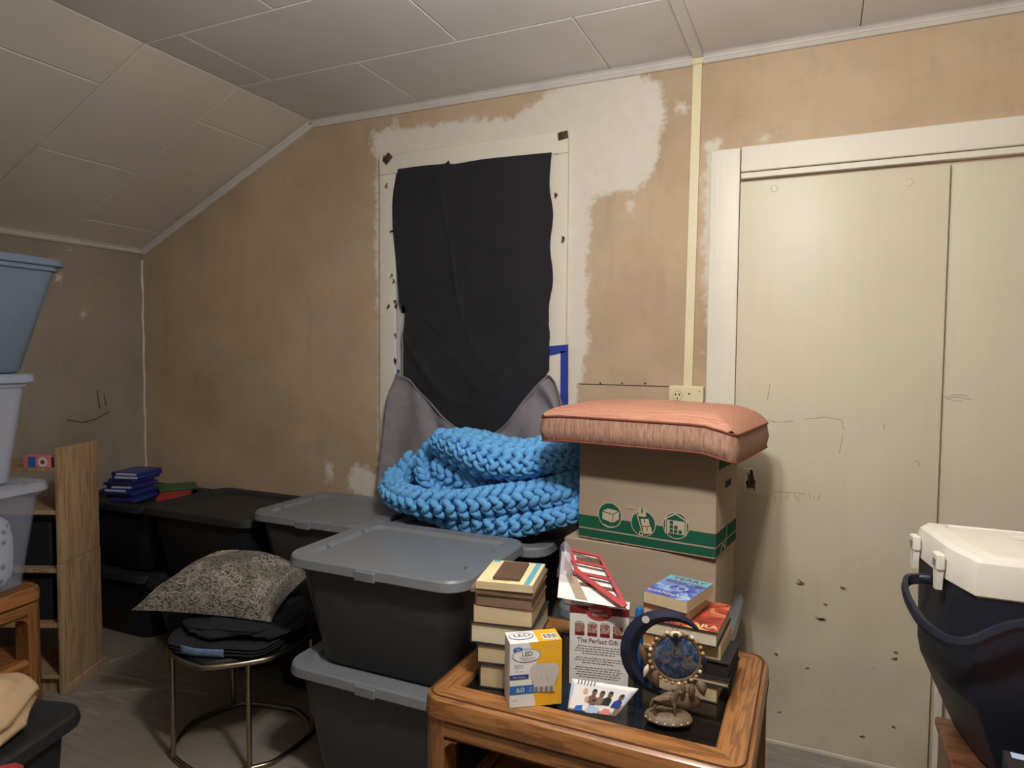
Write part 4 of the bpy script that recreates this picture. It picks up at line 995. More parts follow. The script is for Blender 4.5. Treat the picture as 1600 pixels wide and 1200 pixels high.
for i, (cx, cz) in enumerate(ics):
    nm = ('parcel_icon', 'hand_truck_icon', 'warehouse_icon')[i]
    ic = decal([disc(cx, cz, .036, n=32)], nm, M['green'], ub, kk2)
    decal(ringpts(cx, cz, .0385, .0022), 'icon_ring', M['kraftline'], ic, T(0, 0, .0006))
    L_ = []
    if i == 0:
        L_ = [[(cx-.024, cz+.010), (cx+.010, cz+.004), (cx+.010, cz-.022), (cx-.024, cz-.014)], [(cx+.010, cz+.004), (cx+.030, cz+.016), (cx+.030, cz-.008), (cx+.010, cz-.022)], [(cx-.024, cz+.010), (cx+.010, cz+.004), (cx+.030, cz+.016), (cx-.006, cz+.020)]]
        ed = stroke([(cx-.024, cz+.010), (cx+.010, cz+.004), (cx+.030, cz+.016)], .0022)+stroke([(cx+.010, cz+.004), (cx+.010, cz-.022)], .0022)+stroke([(cx-.02, cz-.03), (cx, cz-.036), (cx+.02, cz-.032), (cx+.034, cz-.02)], .003)
        decal(L_, 'icon_fill', M['kraftline'], ic, T(0, 0, .0006)); decal(ed[:3], 'icon_line', M['green'], ic, T(0, 0, .0012)); decal(ed[3:], 'icon_arrow', M['kraftline'], ic, T(0, 0, .0006))
    elif i == 1:
        L_ = [[(cx-.020, cz+.024), (cx+.006, cz+.030), (cx+.010, cz+.048), (cx-.014, cz+.044)][:0] or rect(cx-.016, cz+.020, cx+.008, cz+.044), [(cx-.008, cz+.012), (cx+.016, cz+.016), (cx+.021, cz-.004), (cx-.003, cz-.008)], [(cx-.002, cz-.010), (cx+.024, cz-.006), (cx+.028, cz-.026), (cx+.002, cz-.030)]]
        decal(L_, 'icon_fill', M['kraftline'], ic, T(0, 0, .0006))
        decal(stroke([(cx-.05, cz+.040), (cx-.03, cz+.042), (cx-.022, cz+.032), (cx-.002, cz-.028)], .003)+ringpts(cx-.006, cz-.030, .007, .003, 14), 'icon_line', M['kraftline'], ic, T(0, 0, .0009))
        decal([rect(cx-.006, cz+.030, cx-.002, cz+.044), rect(cx+.003, cz+.003, cx+.006, cz+.013), rect(cx+.011, cz-.02, cx+.014, cz-.009)], 'icon_mark', M['green'], ic, T(0, 0, .0013))
    else:
        decal([[(cx-.034, cz+.016), (cx, cz+.034), (cx+.034, cz+.016), (cx+.034, cz+.022), (cx, cz+.041), (cx-.034, cz+.022)][:0] or rect(cx-.026, cz-.024, cx+.026, cz+.014)], 'icon_fill', M['kraftline'], ic, T(0, 0, .0006))
        decal(stroke([(cx-.036, cz+.014), (cx-.002, cz+.034), (cx+.036, cz+.014)], .004)+stroke([(cx-.030, cz+.016), (cx-.030, cz-.026)], .004)+stroke([(cx+.030, cz+.016), (cx+.030, cz-.026)], .004), 'icon_line', M['kraftline'], ic, T(0, 0, .0009))
        decal([rect(cx-.018+a*.013, cz-.022+c*.012, cx-.008+a*.013, cz-.012+c*.012) for a in range(3) for c in range(3) if a+c < 3], 'icon_mark', M['green'], ic, T(0, 0, .0012))
decal([rect(.02+.028*i, .248, .04+.028*i, .288) for i in range(6)]+stroke([(.02, .245), (.02, .295)], .004), 'side_print', M['green'], ub, k2 @ T(0, 0, .0006))
decal(stroke([(.05, .01), (.07, .03), (.10, .01), (.12, .07)], .006), 'white_slash', M['kraftline'], ub, k2 @ T(0, 0, .0006))
decal([rect(.09, .185, .15, .205)], 'hand_hole', M['hole'], ub, k2 @ T(0, 0, .0005))
# salmon seat cushion draped on the box
zc_ = bz+bh2
C0 = [onY(850, 668, 1.90), onY(1150, 705, 1.84), onY(1187, 655, 2.20), onY(885, 632, 2.32)]
cu = empty('seat_cushion', (-.42, 2.05, zc_), rzb2, 'salmon woven box cushion lying on the striped cardboard box', 'cushion')
cw, cd_ = .575, .42; th_ = .078
def curve_z(x): return -1.2*max(0, abs(x)-.19)**1.6 * (.8 if x > 0 else .25)
def cring(k, z, n=10):
    r = rrect(-cw/2+k, cw/2-k, -cd_/2+k, cd_/2-k, .035, z, 5); out = []
    # densify along straight edges
    for a, c in zip(r, r[1:]+r[:1]):
        d_ = math.hypot(c[0]-a[0], c[1]-a[1]); m2 = 12 if d_ > .1 else 1
        for t in range(m2): out.append((a[0]+(c[0]-a[0])*t/m2, a[1]+(c[1]-a[1])*t/m2, z))
    return out
def bend(P): return [(p[0], p[1]-.0, p[2]+curve_z(p[0])) for p in P]
MB().loft([bend(cring(k, z)) for k, z in ((.05, -.004), (.012, .0), (.0, .006), (-.006, th_*.5), (0, th_-.002))], True, False).build('boxing', M['salmonside'], cu, angle=60)
def ctop(u, v):
    x, y = (u*2-1)*cw/2, (v*2-1)*cd_/2; r = .035; ax, ay = abs(x)-(cw/2-r), abs(y)-(cd_/2-r)
    if ax > 0 and ay > 0:
        l_ = math.hypot(ax, ay); mx_ = max(ax, ay); k_ = mx_/l_; x = math.copysign(cw/2-r+ax*k_, x); y = math.copysign(cd_/2-r+ay*k_, y)
    d_ = max(0, min(cw/2-abs(x), cd_/2-abs(y))); d2 = max(cw/2-abs(x), 0)*max(cd_/2-abs(y), 0)/(cw*cd_/4)
    return Vector((x, y, th_-.002+.034*(1-math.exp(-d_/.028))+.014*d2+curve_z(x)))
MB().grid(61, 45, ctop).build('top_panel', M['salmon'], cu, angle=180)
MB().tube(bend(cring(-.001, th_-.001)), .0035, 6, True).build('piping', M['piping'], cu)
MB().tube(bend(cring(-.001, .005)), .003, 6, True).build('piping', M['piping'], cu)
cu.location = (-.44, 2.03, zc_+.009)

# ================================================================== things on the oak table
def book(P, rz, w, d, th, cover, pages, label, group='books', hard=True, spine='left', name='book'):
    # local: x right, y back, origin at the front left bottom corner
    t = empty(name, P, rz, label, 'book', group); c = .0025 if hard else .0012; o_ = .004 if hard else 0
    MB().rbox(0, w, 0, d, 0, c, .001, .0005, 2).build('back_cover', cover, t)
    MB().rbox(0, w, 0, d, th-c, th, .001, .0005, 2).build('front_cover', cover, t)
    if spine == 'left': MB().rbox(-.001, c, 0, d, 0, th, .001, .0008, 2).build('spine', cover, t); bx_ = (c, w-o_, o_, d-o_)
    elif spine == 'back': MB().rbox(0, w, d-c, d+.001, 0, th, .001, .0008, 2).build('spine', cover, t); bx_ = (o_, w-o_, o_, d-c)
    else: MB().rbox(w-c, w+.001, 0, d, 0, th, .001, .0008, 2).build('spine', cover, t); bx_ = (o_, w-c, o_, d-o_)
    MB().box(bx_[0], bx_[1], bx_[2], bx_[3], c, th-c).build('page_block', pages, t, smooth=False)
    return t
B0 = onZ(743, 1078, GZ); B0.x += .024; B0.y += .016; pb_ = ppm(B0)
a0 = math.radians(10); z = GZ
fr_ = onZ(822, 1085, GZ)
def leftbook(px_left, px_right, px_th, back, cover, pages, label, hard=True, name='book', da=0):
    global z
    th = px_th/pb_*.985; q = onY(px_left, 1000, B0.y); q.x += .012; w_ = (px_right-px_left)/pb_*1.03
    t = book((q.x, B0.y, z), a0+da, w_, back, th-.0004, cover, pages, label, 'books in the left stack', hard, 'left', name); z += th; return t
GL = []
t = leftbook(742, 826, 39, .155, M['blackbook'], M['page'], 'thick black hardcover at the bottom of the left book stack')
t = leftbook(738, 826, 31, .16, M['blackbook'], M['page'], 'black hardcover second from the bottom of the left stack', da=.01)
t = leftbook(728, 826, 34, .185, M['blackbook'], M['page2'], 'pale-paged book with black top band in the left stack', da=-.02)
t = leftbook(733, 823, 28, .18, M['taupe'], M['page'], 'taupe book with yellowed pages in the middle of left stack', hard=False, da=.02)
t = leftbook(736, 825, 20, .17, M['brownbook'], M['taupe'], 'brown hardcover with brown page edges in the left stack')
t = leftbook(728, 827, 7, .185, M['taupe'], M['taupe'], 'thin taupe book below the cream paperback', hard=False, da=.03)
t = leftbook(737, 824, 13, .165, M['cream'], M['page'], 'cream and teal paperback near the top of left stack', hard=False, da=.02)
wcb = (824-737)/pb_*1.03; kt = frame((0, 0, 13/pb_*.985+.0001), (1, 0, 0), (0, 1, 0))
decal([[(wcb-.022, 0), (wcb-.008, 0), (wcb-.008, .165), (wcb-.022, .165)]], 'teal_stripe', M['teal'], t, kt); decal([rect(.004, .15, .02, .165)], 'teal_stripe', M['teal'], t, kt)
decal(stroke([(.02, .008), (.05, .009)], .003)+stroke([(.055, .009), (.08, .009)], .003), 'cover_lettering', M['yellow'], t, kt)
q = onY(760, 1000, B0.y); nb = book((q.x+.006, B0.y+.022, z), a0+.04, .062*1.45*.72, .125, .007, M['brownbook'], M['brownbook'], 'small brown notebook on top of the left stack', 'small notebook', False)

# ---- LED bulb carton
E0 = onZ(796, 1107, TZ+.0005); E1 = onZ(877, 1099, TZ+.0005); lr = math.atan2(E1.y-E0.y, E1.x-E0.x); lw = math.hypot(E1.x-E0.x, E1.y-E0.y); lh = 103/ppm(E0); ldp = .062
lb = empty('bulb_box', E0, lr, 'amber and white LED light bulb carton on the front table edge', 'box')
MB().rbox(0, lw, 0, ldp, 0, lh, .001, .0008, 2).build('carton', M['white'], lb)
kf = frame((0, -.0005, 0), (1, 0, 0), (0, 0, 1)); ks = frame((lw+.0005, 0, 0), (0, 1, 0), (0, 0, 1)); kt = frame((0, 0, lh+.0005), (1, 0, 0), (0, 1, 0))
yl = [(lw*.50, 0), (lw, 0), (lw, lh), (lw*.36, lh), (lw*.52, lh*.72), (lw*.42, lh*.42)]
decal([yl], 'amber_panel', M['yellow'], lb, kf); decal([rect(0, 0, ldp, lh)], 'amber_side', M['yellow'], lb, ks); decal([rect(lw*.55, 0, lw, ldp)], 'amber_top', M['yellow'], lb, kt)
decal([disc(lw*.32, lh*.80, lw*.27, lh*.105, 36)], 'oval_rim', M['blueprint'], lb, kf @ T(0, 0, .0004)); decal([disc(lw*.32, lh*.80, lw*.258, lh*.098, 36)], 'oval_badge', M['white'], lb, kf @ T(0, 0, .0008))
decal([disc(lw*.15, lh*.905, lw*.09, lh*.035, 24)], 'brand_badge', M['blueprint'], lb, kf @ T(0, 0, .0012))
text('Great', lh*.032, M['white'], lb, kf @ T(lw*.15, lh*.905, .0016)); text('Value', lh*.032, M['white'], lb, kf @ T(lw*.15, lh*.88, .0016))
text('LED', lh*.105, M['ink'], lb, kf @ T(lw*.33, lh*.795, .0012), .95); text('General Purpose', lh*.034, M['navyprint'], lb, kf @ T(lw*.33, lh*.755, .0012)); text('Light Bulbs', lh*.030, M['navyprint'], lb, kf @ T(lw*.33, lh*.722, .0012))
text('BRIGHTNESS', lh*.026, M['navyprint'], lb, kf @ T(lw*.17, lh*.645, .0006)); text('800 lumens', lh*.026, M['navyprint'], lb, kf @ T(lw*.17, lh*.615, .0006)); text('Life in years', lh*.026, M['greyink'], lb, kf @ T(lw*.18, lh*.555, .0006))
decal([rect(0, lh*.44, lw*.36, lh*.51)], 'navy_pill', M['navyprint'], lb, kf @ T(0, 0, .0004)); text('Lasts 18 years', lh*.036, M['white'], lb, kf @ T(lw*.18, lh*.462, .0009))
decal([rect(0, lh*.21, lw*.55, lh*.34)], 'blue_band', M['blueprint'], lb, kf @ T(0, 0, .0004)); text('60', lh*.11, M['white'], lb, kf @ T(lw*.2, lh*.237, .0009), 1.2); text('watt', lh*.03, M['white'], lb, kf @ T(lw*.40, lh*.285, .0009)); text('equal', lh*.03, M['white'], lb, kf @ T(lw*.40, lh*.245, .0009))
text('Soft White', lh*.036, M['cream'], lb, kf @ T(lw*.80, lh*.93, .0006)); text('8  W  2', lh*.036, M['cream'], lb, kf @ T(lw*.80, lh*.87, .0006)); text('4 Bulbs', lh*.03, M['cream'], lb, kf @ T(lw*.85, lh*.03, .0006)); text('Energy', lh*.022, M['ink'], lb, kf @ T(lw*.1, lh*.11, .0006))
for i in range(4):
    x = lw*(.52+.095*i); zz = .0008+.0008*i
    ol = [(x-lw*.055, lh*.22), (x+lw*.055, lh*.22), (x+lw*.055, lh*.31), (x+lw*.075, lh*.38), (x+lw*.13, lh*.50), (x+lw*.135, lh*.58), (x+lw*.09, lh*.65), (x, lh*.665), (x-lw*.09, lh*.65), (x-lw*.135, lh*.58), (x-lw*.13, lh*.50), (x-lw*.075, lh*.38), (x-lw*.055, lh*.31)]
    decal([ol], 'bulb_picture', M['pale2'] if 'pale2' in M else M['white'], lb, kf @ T(0, 0, zz)); decal([rect(x-lw*.045, lh*.225, x+lw*.02, lh*.305)], 'bulb_cap_picture', M['greyink'], lb, kf @ T(0, 0, zz+.0004))
decal([disc(lw*.27, ldp*.55, lw*.24, ldp*.32, 30)], 'top_oval_rim', M['blueprint'], lb, kt @ T(0, 0, .0003)); decal([disc(lw*.27, ldp*.55, lw*.225, ldp*.28, 30)], 'top_oval', M['white'], lb, kt @ T(0, 0, .0006)); text('LED', ldp*.38, M['ink'], lb, kt @ T(lw*.29, ldp*.46, .0009))
decal([rect(lw*.66, ldp*.12, lw*.96, ldp*.62)], 'barcode_field', M['white'], lb, kt @ T(0, 0, .0004)); decal([rect(lw*(.69+.03*i), ldp*.2, lw*(.69+.03*i)+lw*(.012 if i % 3 else .02), ldp*.55) for i in range(9)], 'barcode', M['ink'], lb, kt @ T(0, 0, .0008))

# ---- gift carton with a red die-cut sleeve leaning on top
G0 = onZ(889, 1068, GZ); G1_ = onZ(972, 1072, GZ); gr = math.atan2(G1_.y-G0.y, G1_.x-G0.x)*.6; gw = (975-886)/ppm(G0)*1.02; gh = 126/ppm(G0); gd = .05
gb = empty('gift_carton', G0, gr, 'white promotional carton printed The Perfect Gift behind the bulb box', 'box')
MB().rbox(0, gw, 0, gd, 0, gh, .001, .0008, 2).build('carton', M['white'], gb)
kf = frame((0, -.0005, 0), (1, 0, 0), (0, 0, 1))
decal([rect(0, gh*.9, gw, gh)], 'maroon_band', M['maroon'], gb, kf); decal([disc(gw*.5, gh*.93, gw*.22, gh*.1, 30)], 'logo_oval', M['red'], gb, kf @ T(0, 0, .0004))
text('Better', gh*.065, M['white'], gb, kf @ T(gw*.44, gh*.935, .0008)); text('Homes', gh*.065, M['white'], gb, kf @ T(gw*.52, gh*.885, .0008))
for i in range(4):
    x = gw*(.09+.215*i); decal([rect(x, gh*.63, x+gw*.165, gh*.78)], 'food_picture', M['foodart'], gb, kf); decal([rect(x, gh*.63, x+gw*.165, gh*.67)], 'food_caption', M['maroon'], gb, kf @ T(0, 0, .0004)); decal([rect(x+gw*.02, gh*.79, x+gw*.14, gh*.80)], 'caption_line', M['greyink'], gb, kf)
text('The Perfect Gift', gh*.082, M['maroon'], gb, kf @ T(gw*.48, gh*.545, .0005), .93)
ln = []
for j, yy in enumerate((.49, .46, .43, .40, .345, .315, .285, .225, .195, .165, .135, .105)):
    hw = gw*(.36+.05*((j*7) % 3)/2-.08*(j in (3, 6, 11)))
    x = gw*.5-hw
    while x < gw*.5+hw:
        l_ = random.uniform(.004, .011); ln.append(rect(x, gh*yy, min(x+l_, gw*.5+hw), gh*(yy+.011))); x += l_+.0022
tag(decal(ln, 'small_print', M['greyink'], gb, kf), kind='stuff')
# open white flap and red sleeve frame with windows
zt_ = gh
A = [onY(871, 941, G0.y-.005), onY(980, 945, G0.y-.005), onY(938, 872, G0.y+.11), onY(878, 862, G0.y+.11)]
fl = empty('red_sleeve', (G0.x, G0.y, GZ+gh), 0, 'red die-cut card sleeve with clear film lying on the gift carton', 'packaging')
og = Vector(fl.location)
A[0].z = A[1].z = max(GZ+gh+.002, (A[0].z+A[1].z)/2)
A = [p-og for p in A]
def on4(u, v, up_=0): p = (A[0]*(1-u)+A[1]*u)*(1-v)+(A[3]*(1-u)+A[2]*u)*v; n_ = (A[1]-A[0]).cross(A[3]-A[0]).normalized(); return p+n_*up_
def plate4(pts, h0, h1, nm, mt, par):
    return MB().loft([[on4(u, v, h0) for u, v in pts], [on4(u, v, h1) for u, v in pts]]).build(nm, mt, par, smooth=False)
plate4([(0, 0), (1, 0), (1, 1), (0, 1)], 0, .0015, 'white_panel', M['white'], fl)
plate4([(.28, .04), (.45, .04), (.2, .75), (.1, .9), (.08, .6)], .002, .003, 'brown_liner', M['card'], fl)
plate4([(.93, -.06), (1.02, .02), (.62, .40), (.36, .62), (.32, .50)], .012, .016, 'red_band', M['red'], fl)
plate4([(.24, .98), (.3, .98), (.40, .5), (.34, .48)], .012, .016, 'red_rail', M['red'], fl)
plate4([(.94, 1.02), (1.0, .98), (1.02, .02), (.95, .04)], .012, .016, 'red_rail', M['red'], fl)
for v in (.97, .74, .50): plate4([(.24, v), (.98, v-.05), (.98, v), (.24, v+.05)], .012, .0165, 'red_crossbar', M['red'], fl)
for v, h_ in ((.80, .13), (.56, .05), (.32, .06)): plate4([(.38, v), (.97, v-.02), (.97, v+h_-.02), (.36, v+h_)], .003, .004, 'dark_slot', M['brownbook'], fl)
o = MB().grid(8, 10, lambda u, v: on4(-.02+.3*u, .35+.7*v, .012+.02*math.sin(u*3)+.006*math.sin(v*9))).build('clear_film', M['film'], fl)

# ---- family photo card
ph = empty('photo_card', (0, 0, 0), 0, 'bent family photo card lying before the gift carton', 'photo')
Q = [onZ(887, 1108, TZ+.003), onZ(968, 1122, TZ+.002), onY(999, 1074, 1.42), onY(893, 1060, 1.44)]
cn = onZ(940, 1122, TZ+.002)
pg = Q[0].copy(); ph.location = pg
Q[1] = onZ(962, 1119, TZ+.004); Q[2] = Q[1]+(Q[2]-CAM)*0+Vector((.035, .045, .045)); Q[3] = Q[0]+Vector((.005, .03, .055))
Q[2] = onY(998, 1076, Q[1].y+.035); Q[3] = onY(894, 1060, Q[0].y+.03)
Q = [p-pg for p in Q]
def onq(u, v, e=0):
    p = (Q[0]*(1-u)+Q[1]*u)*(1-v)+(Q[3]*(1-u)+Q[2]*u)*v; n_ = (Q[1]-Q[0]).cross(Q[3]-Q[0]).normalized()
    return p+n_*(e+.004*math.sin(u*math.pi))
o = MB().grid(16, 8, lambda u, v: onq(u, v)).build('card', M['white'], ph); solid(o, .0012)
def pd(shapes, nm, mt, e):
    mb = MB()
    for sh in shapes: mb.flat([onq(a, c, e) for a, c in sh])
    mb.build(nm, mt, ph, smooth=False)
pd([rect(0, .48, .97, .84)], 'pale_background', M['pale'], .0012)
pd([[(.26, 0), (1, 0), (.97, .36), (.42, .30)]], 'brown_sofa', M['taupe'], .0014)
pd([[(.02, .06), (.22, .04), (.32, .46), (.24, .62), (.06, .5)]], 'white_shirt', M['white'], .0018)
for u, v, mt, sh in ((.26, .66, 'skin1', 'white'), (.41, .66, 'skin2', 'skin2'), (.54, .64, 'skin2', 'taupe'), (.67, .66, 'skin2', 'spinedark'), (.86, .62, 'skin2', 'navyprint'), (.32, .40, 'skin1', 'white'), (.46, .34, 'skin2', 'pale')):
    pd([[(u-.075, v-.36), (u+.075, v-.36), (u+.07, v-.16), (u+.02, v-.08), (u-.02, v-.08), (u-.07, v-.16)]], 'shirt_print', M[sh], .0022)
    pd([[(u+.038*math.cos(a_), v+.105*math.sin(a_)) for a_ in (k*math.pi/7 for k in range(14))]], 'head_print', M[mt], .0028)
    if mt == 'skin2': pd([[(u+.04*math.cos(a_), v+.03+.085*math.sin(a_)) for a_ in (k*math.pi/8 for k in range(9))]], 'hair_print', M['ink'], .0031)
pd([[(.12, .0), (.30, .0), (.28, .2), (.16, .16)]], 'blue_cloth_print', M['blueprint'], .0026)
pd([[(.36, 0), (.62, 0), (.6, .2), (.4, .22)]], 'denim_print', M['pale'], .0028)
pd([[(.66, 0), (.86, 0), (.82, .18), (.7, .2)]], 'pink_print', M['pinkprint'], .0028)
pd([rect(.1+.05*i, .85, .12+.05*i, 1) for i in range(6)], 'curtain_print', M['greyink'], .0012)

# ---- moon and dreamcatcher figurine
FB = onZ(1044, 1122, TZ+.0005); pf = ppm(FB); FB = onZ(1044, 1122, TZ+.0005)
fg = empty('wolf_figurine', FB, math.radians(14), 'crescent moon figurine with a beaded dreamcatcher and bronze wolf', 'figurine')
u_ = 1/pf
def L(px, py): return ((px-1044)*u_*1.0, (1122-py)*u_)           # local x, z
bs_ = MB(); bs_.loft([disc(0, 0, rx*u_, ry*u_, 30, z=zz*u_) for rx, ry, zz in ((36, 26, 0), (37, 27, 2), (35, 25, 6), (30, 21, 9), (22, 15, 12))]); bs_.build('base', M['bronze'], fg)
for k in range(7): a_ = math.radians(200+20*k); MB().ell((37*u_*math.cos(a_), 27*u_*math.sin(a_), 4*u_), (.0022, .0022, .0022), None, 8, 5).build('bead', M['bone'], fg)
# crescent
def arc(cx, cy, r, a0_, a1_, n_): return [(cx+r*math.cos(math.radians(a0_+(a1_-a0_)*k/n_)), cy+r*math.sin(math.radians(a0_+(a1_-a0_)*k/n_))) for k in range(n_+1)]
cx, cz = L(1036, 1026)
nA = 30; rings = []
for k in range(nA+1):
    t = k/nA; ang = math.radians(35+(292-35)*t); ro = 68*u_; wd = (3+25*math.sin(math.pi*min(1, t*1.0))**.9)*u_
    ri = ro-wd; c_, s_ = math.cos(ang), math.sin(ang); tk = (2+5*math.sin(math.pi*t))*u_
    yb = .024
    rings.append([(cx+ro*c_, yb, cz+ro*s_*1.02), (cx+(ro-wd*.5)*c_, yb-tk, cz+(ro-wd*.5)*s_*1.02), (cx+ri*c_, yb, cz+ri*s_*1.02), (cx+(ro-wd*.5)*c_, yb+tk, cz+(ro-wd*.5)*s_*1.02)])
o = MB().loft(rings).build('crescent_moon', M['moon'], fg, angle=50)
mcx, mcz = L(1007, 972); decal([disc(mcx, mcz, 6*u_)], 'full_moon_print', M['greymould'], fg, frame((0, .024-.0105, 0), (1, 0, 0), (0, 0, 1)))
dx, dz = L(1055, 1028)
MB().loft([[(dx+r*math.cos(a_), y, dz+r*math.sin(a_)) for a_ in (2*math.pi*k/32 for k in range(32))] for r, y in ((34*u_, .02), (34*u_, .012), (30*u_, .009))]).build('dream_disc', M['dream'], fg)
rw = MB(); 
for i, (ox_, oz_, s_) in enumerate(((0, 9, 8), (-17, -2, 8), (17, -8, 8))):
    for q in ringpts(dx+ox_*u_, dz+oz_*u_, s_*u_, 2*u_, 14)+stroke([(dx+(ox_-6)*u_, dz+(oz_+6)*u_), (dx+(ox_-5)*u_, dz+(oz_+13)*u_), (dx+(ox_-1)*u_, dz+(oz_+8)*u_)], 2*u_)+stroke([(dx+(ox_+6)*u_, dz+(oz_+6)*u_), (dx+(ox_+5)*u_, dz+(oz_+13)*u_), (dx+(ox_+1)*u_, dz+(oz_+8)*u_)], 2*u_)+[[(dx+(ox_+a)*u_, dz+(oz_+b2)*u_) for a, b2 in ((-3, 0), (3, 0), (0, -6))]]:
        rw.flat([(a, .0083, c) for a, c in q])
rw.build('wolf_head_print', M['bronze'], fg, smooth=False)
MB().tube([(dx+37*u_*math.cos(a_), .014, dz+37*u_*math.sin(a_)) for a_ in (2*math.pi*k/40 for k in range(40))], .0045, 8, True).build('hoop', M['bronze'], fg)
for k in range(26):
    a_ = 2*math.pi*k/26; MB().ell((dx+41*u_*math.cos(a_), .011, dz+41*u_*math.sin(a_)), (.0045, .0045, .0045), None, 8, 5).build('bead', M['bone'] if k % 4 == 0 else M['bead'], fg)
MB().ell((dx-2*u_, .006, dz+38*u_), (.014, .006, .008), None, 12, 7).build('crest', M['bone'], fg); MB().ell((dx-2*u_, .0, dz+38*u_), (.006, .004, .006), None, 10, 6).build('crest_stone', M['blackbook'], fg)
MB().tube([L(1041, 972)[0:1]+(.012,)+L(1041, 972)[1:], (dx-2*u_, .012, dz+40*u_), L(1062, 974)[0:1]+(.012,)+L(1062, 974)[1:]], .0008, 5).build('cord', M['cable'], fg)
def feather(px, py, px2, py2, wd, mt):
    a, b2 = L(px, py), L(px2, py2); A_, B_ = Vector((a[0], .008, a[1])), Vector((b2[0], .006, b2[1])); rr = [.001, wd*.8, wd, wd*.9, wd*.55, .001]
    MB().tube([A_.lerp(B_, t/5) for t in range(6)], rr, 8).build('feather', mt, fg)
feather(1000, 1010, 1008, 1042, .008, M['brownbook']); feather(1012, 1042, 1006, 1062, .006, M['bone']); feather(1096, 1020, 1098, 1045, .006, M['moon']); feather(1090, 1058, 1098, 1084, .011, M['bronze']); feather(1080, 1066, 1078, 1092, .008, M['brownbook']); feather(1066, 1064, 1064, 1092, .007, M['bronze']); feather(1022, 1050, 1026, 1078, .009, M['brownbook'])
MB().ell((L(1062, 1098)[0], .022, L(1062, 1098)[1]-.002), (.046, .014, .022), None, 14, 9).build('rock', M['bronze'], fg)
# wolf: skinned body
def wolf():
    J = {'hip': (-16, 30), 'mid': (-4, 32), 'chest': (9, 36), 'neck': (13, 46), 'head': (15, 53), 'snout': (19, 50)}
    V = []; E_ = []; Rr = []
    def av(x, y, zz, r): V.append((x*u_, y*u_, zz*u_)); Rr.append(r*u_); return len(V)-1
    hip = av(-15, -4, 37, 5.5); mid = av(-3, -4, 36.5, 5.5); ch = av(9, -4, 38, 6.5); nk = av(13, -5, 46, 4.8); hd = av(16, -7, 53, 4.2); sn = av(20, -12, 51, 2.0); E_ += [(hip, mid), (mid, ch), (ch, nk), (nk, hd), (hd, sn)]
    for sy in (-4, 4):
        k1 = av(-17, sy-4, 29, 3.6); k2 = av(-21, sy-4, 21, 2.0); k3 = av(-18, sy-4, 13, 1.7); k4 = av(-15.5, sy-4.5, 12, 1.6); E_ += [(hip, k1), (k1, k2), (k2, k3), (k3, k4)]
        f1 = av(10, sy-4, 28, 2.6); f2 = av(11, sy-4, 20, 1.9); f3 = av(11.5, sy-4, 13, 1.7); f4 = av(14, sy-4.5, 12, 1.6); E_ += [(ch, f1), (f1, f2), (f2, f3), (f3, f4)]
    t1_ = av(-21, -3, 34, 2.4); t2_ = av(-25, -2, 25, 2.2); t3_ = av(-26, -2, 18, 1.2); E_ += [(hip, t1_), (t1_, t2_), (t2_, t3_)]
    for sy in (-2.6, 2.6): e1 = av(15, -6+sy, 59, .9); E_ += [(hd, e1)]
    me = bpy.data.meshes.new('wolf_body'); me.from_pydata(V, E_, []); o = bpy.data.objects.new('wolf', me); col.objects.link(o); o.parent = fg; me.materials.append(M['bronze'])
    o.modifiers.new('skin', 'SKIN')
    for i, r in enumerate(Rr): me.skin_vertices[0].data[i].radius = (r, r)
    me.skin_vertices[0].data[0].use_root = True
    subsurf(o, 1)
    return o
wf = wolf(); wf.location = (-2*u_, -6*u_, -1*u_)

# ---- right book stack
RB = onZ(1122, 1098, GZ); pr = ppm(RB); ar = math.radians(-4); zr_ = GZ
def rbook(px_r, px_w, px_th, d, cover, pages, label, hard, da=0, dy=0, spine='left'):
    global zr_
    q = onY(px_r-px_w, 1000, RB.y); th = px_th/pr*.985; w_ = px_w/pr*1.0
    t = book((q.x, RB.y+dy, zr_), ar+da, w_, d, th-.0004, cover, pages, label, 'books in the right stack', hard, spine); zr_ += th; return t, w_, th
rbook(1124, 95, 28, .135, M['blackbook'], M['page'], 'dark book at the bottom of the right stack behind the figurine', True)
rbook(1140, 105, 12, .135, M['blackbook'], M['page'], 'thin black-covered book second from bottom of right stack', True, .02)
rbook(1140, 105, 28, .135, M['blackbook'], M['blackbook'], 'thick black book third from bottom of the right stack', True, -.01, .004)
rbook(1126, 105, 24, .135, M['taupe'], M['page'], 'taupe book below the fiery cover in the right stack', False, 0, .01)
t, w_, th = rbook(1123, 118, 25, .19, M['blackbook'], M['page2'], 'thick fantasy novel with fiery red cover in the right stack', True, .02, -.008)
kt = frame((0, 0, th+.0001), (1, 0, 0), (0, 1, 0)); decal([rect(.0, 0, w_, .19)], 'cover_art', M['fire'], t, kt); text('SHANNARA', .030, M['cream'], t, kt @ T(w_*.5, .014, .0005), 1.05)
t, w_, th = rbook(1074, 72, 22, .15, M['fire'], M['page'], 'paperback with orange spine under the blue fantasy paperback', False, -.12, .02)
zt2 = zr_
t, w_, th = rbook(1078, 76, 20, .155, M['bluecover'], M['page'], 'blue fantasy paperback on top of the right stack', False, -.18, .012)
kt = frame((0, 0, th+.0001), (1, 0, 0), (0, 1, 0)); decal([rect(0, .115, w_, .155)], 'pale_sky', M['teal'], t, kt); text('TERRY', .026, M['maroon'], t, kt @ T(w_*.52, .128, .0004), 1.15); text('BROOKS', .022, M['taupe'], t, kt @ T(w_*.52, .105, .0004), 1.15); text('SHANNARA', .019, M['white'], t, kt @ T(w_*.5, .012, .0004), 1.1)
decal(ringpts(w_*.5, .068, .024, .004, 24)+ringpts(w_*.62, .07, .014, .003, 18), 'swirl_print', M['pale'], t, kt @ T(0, 0, .0004))
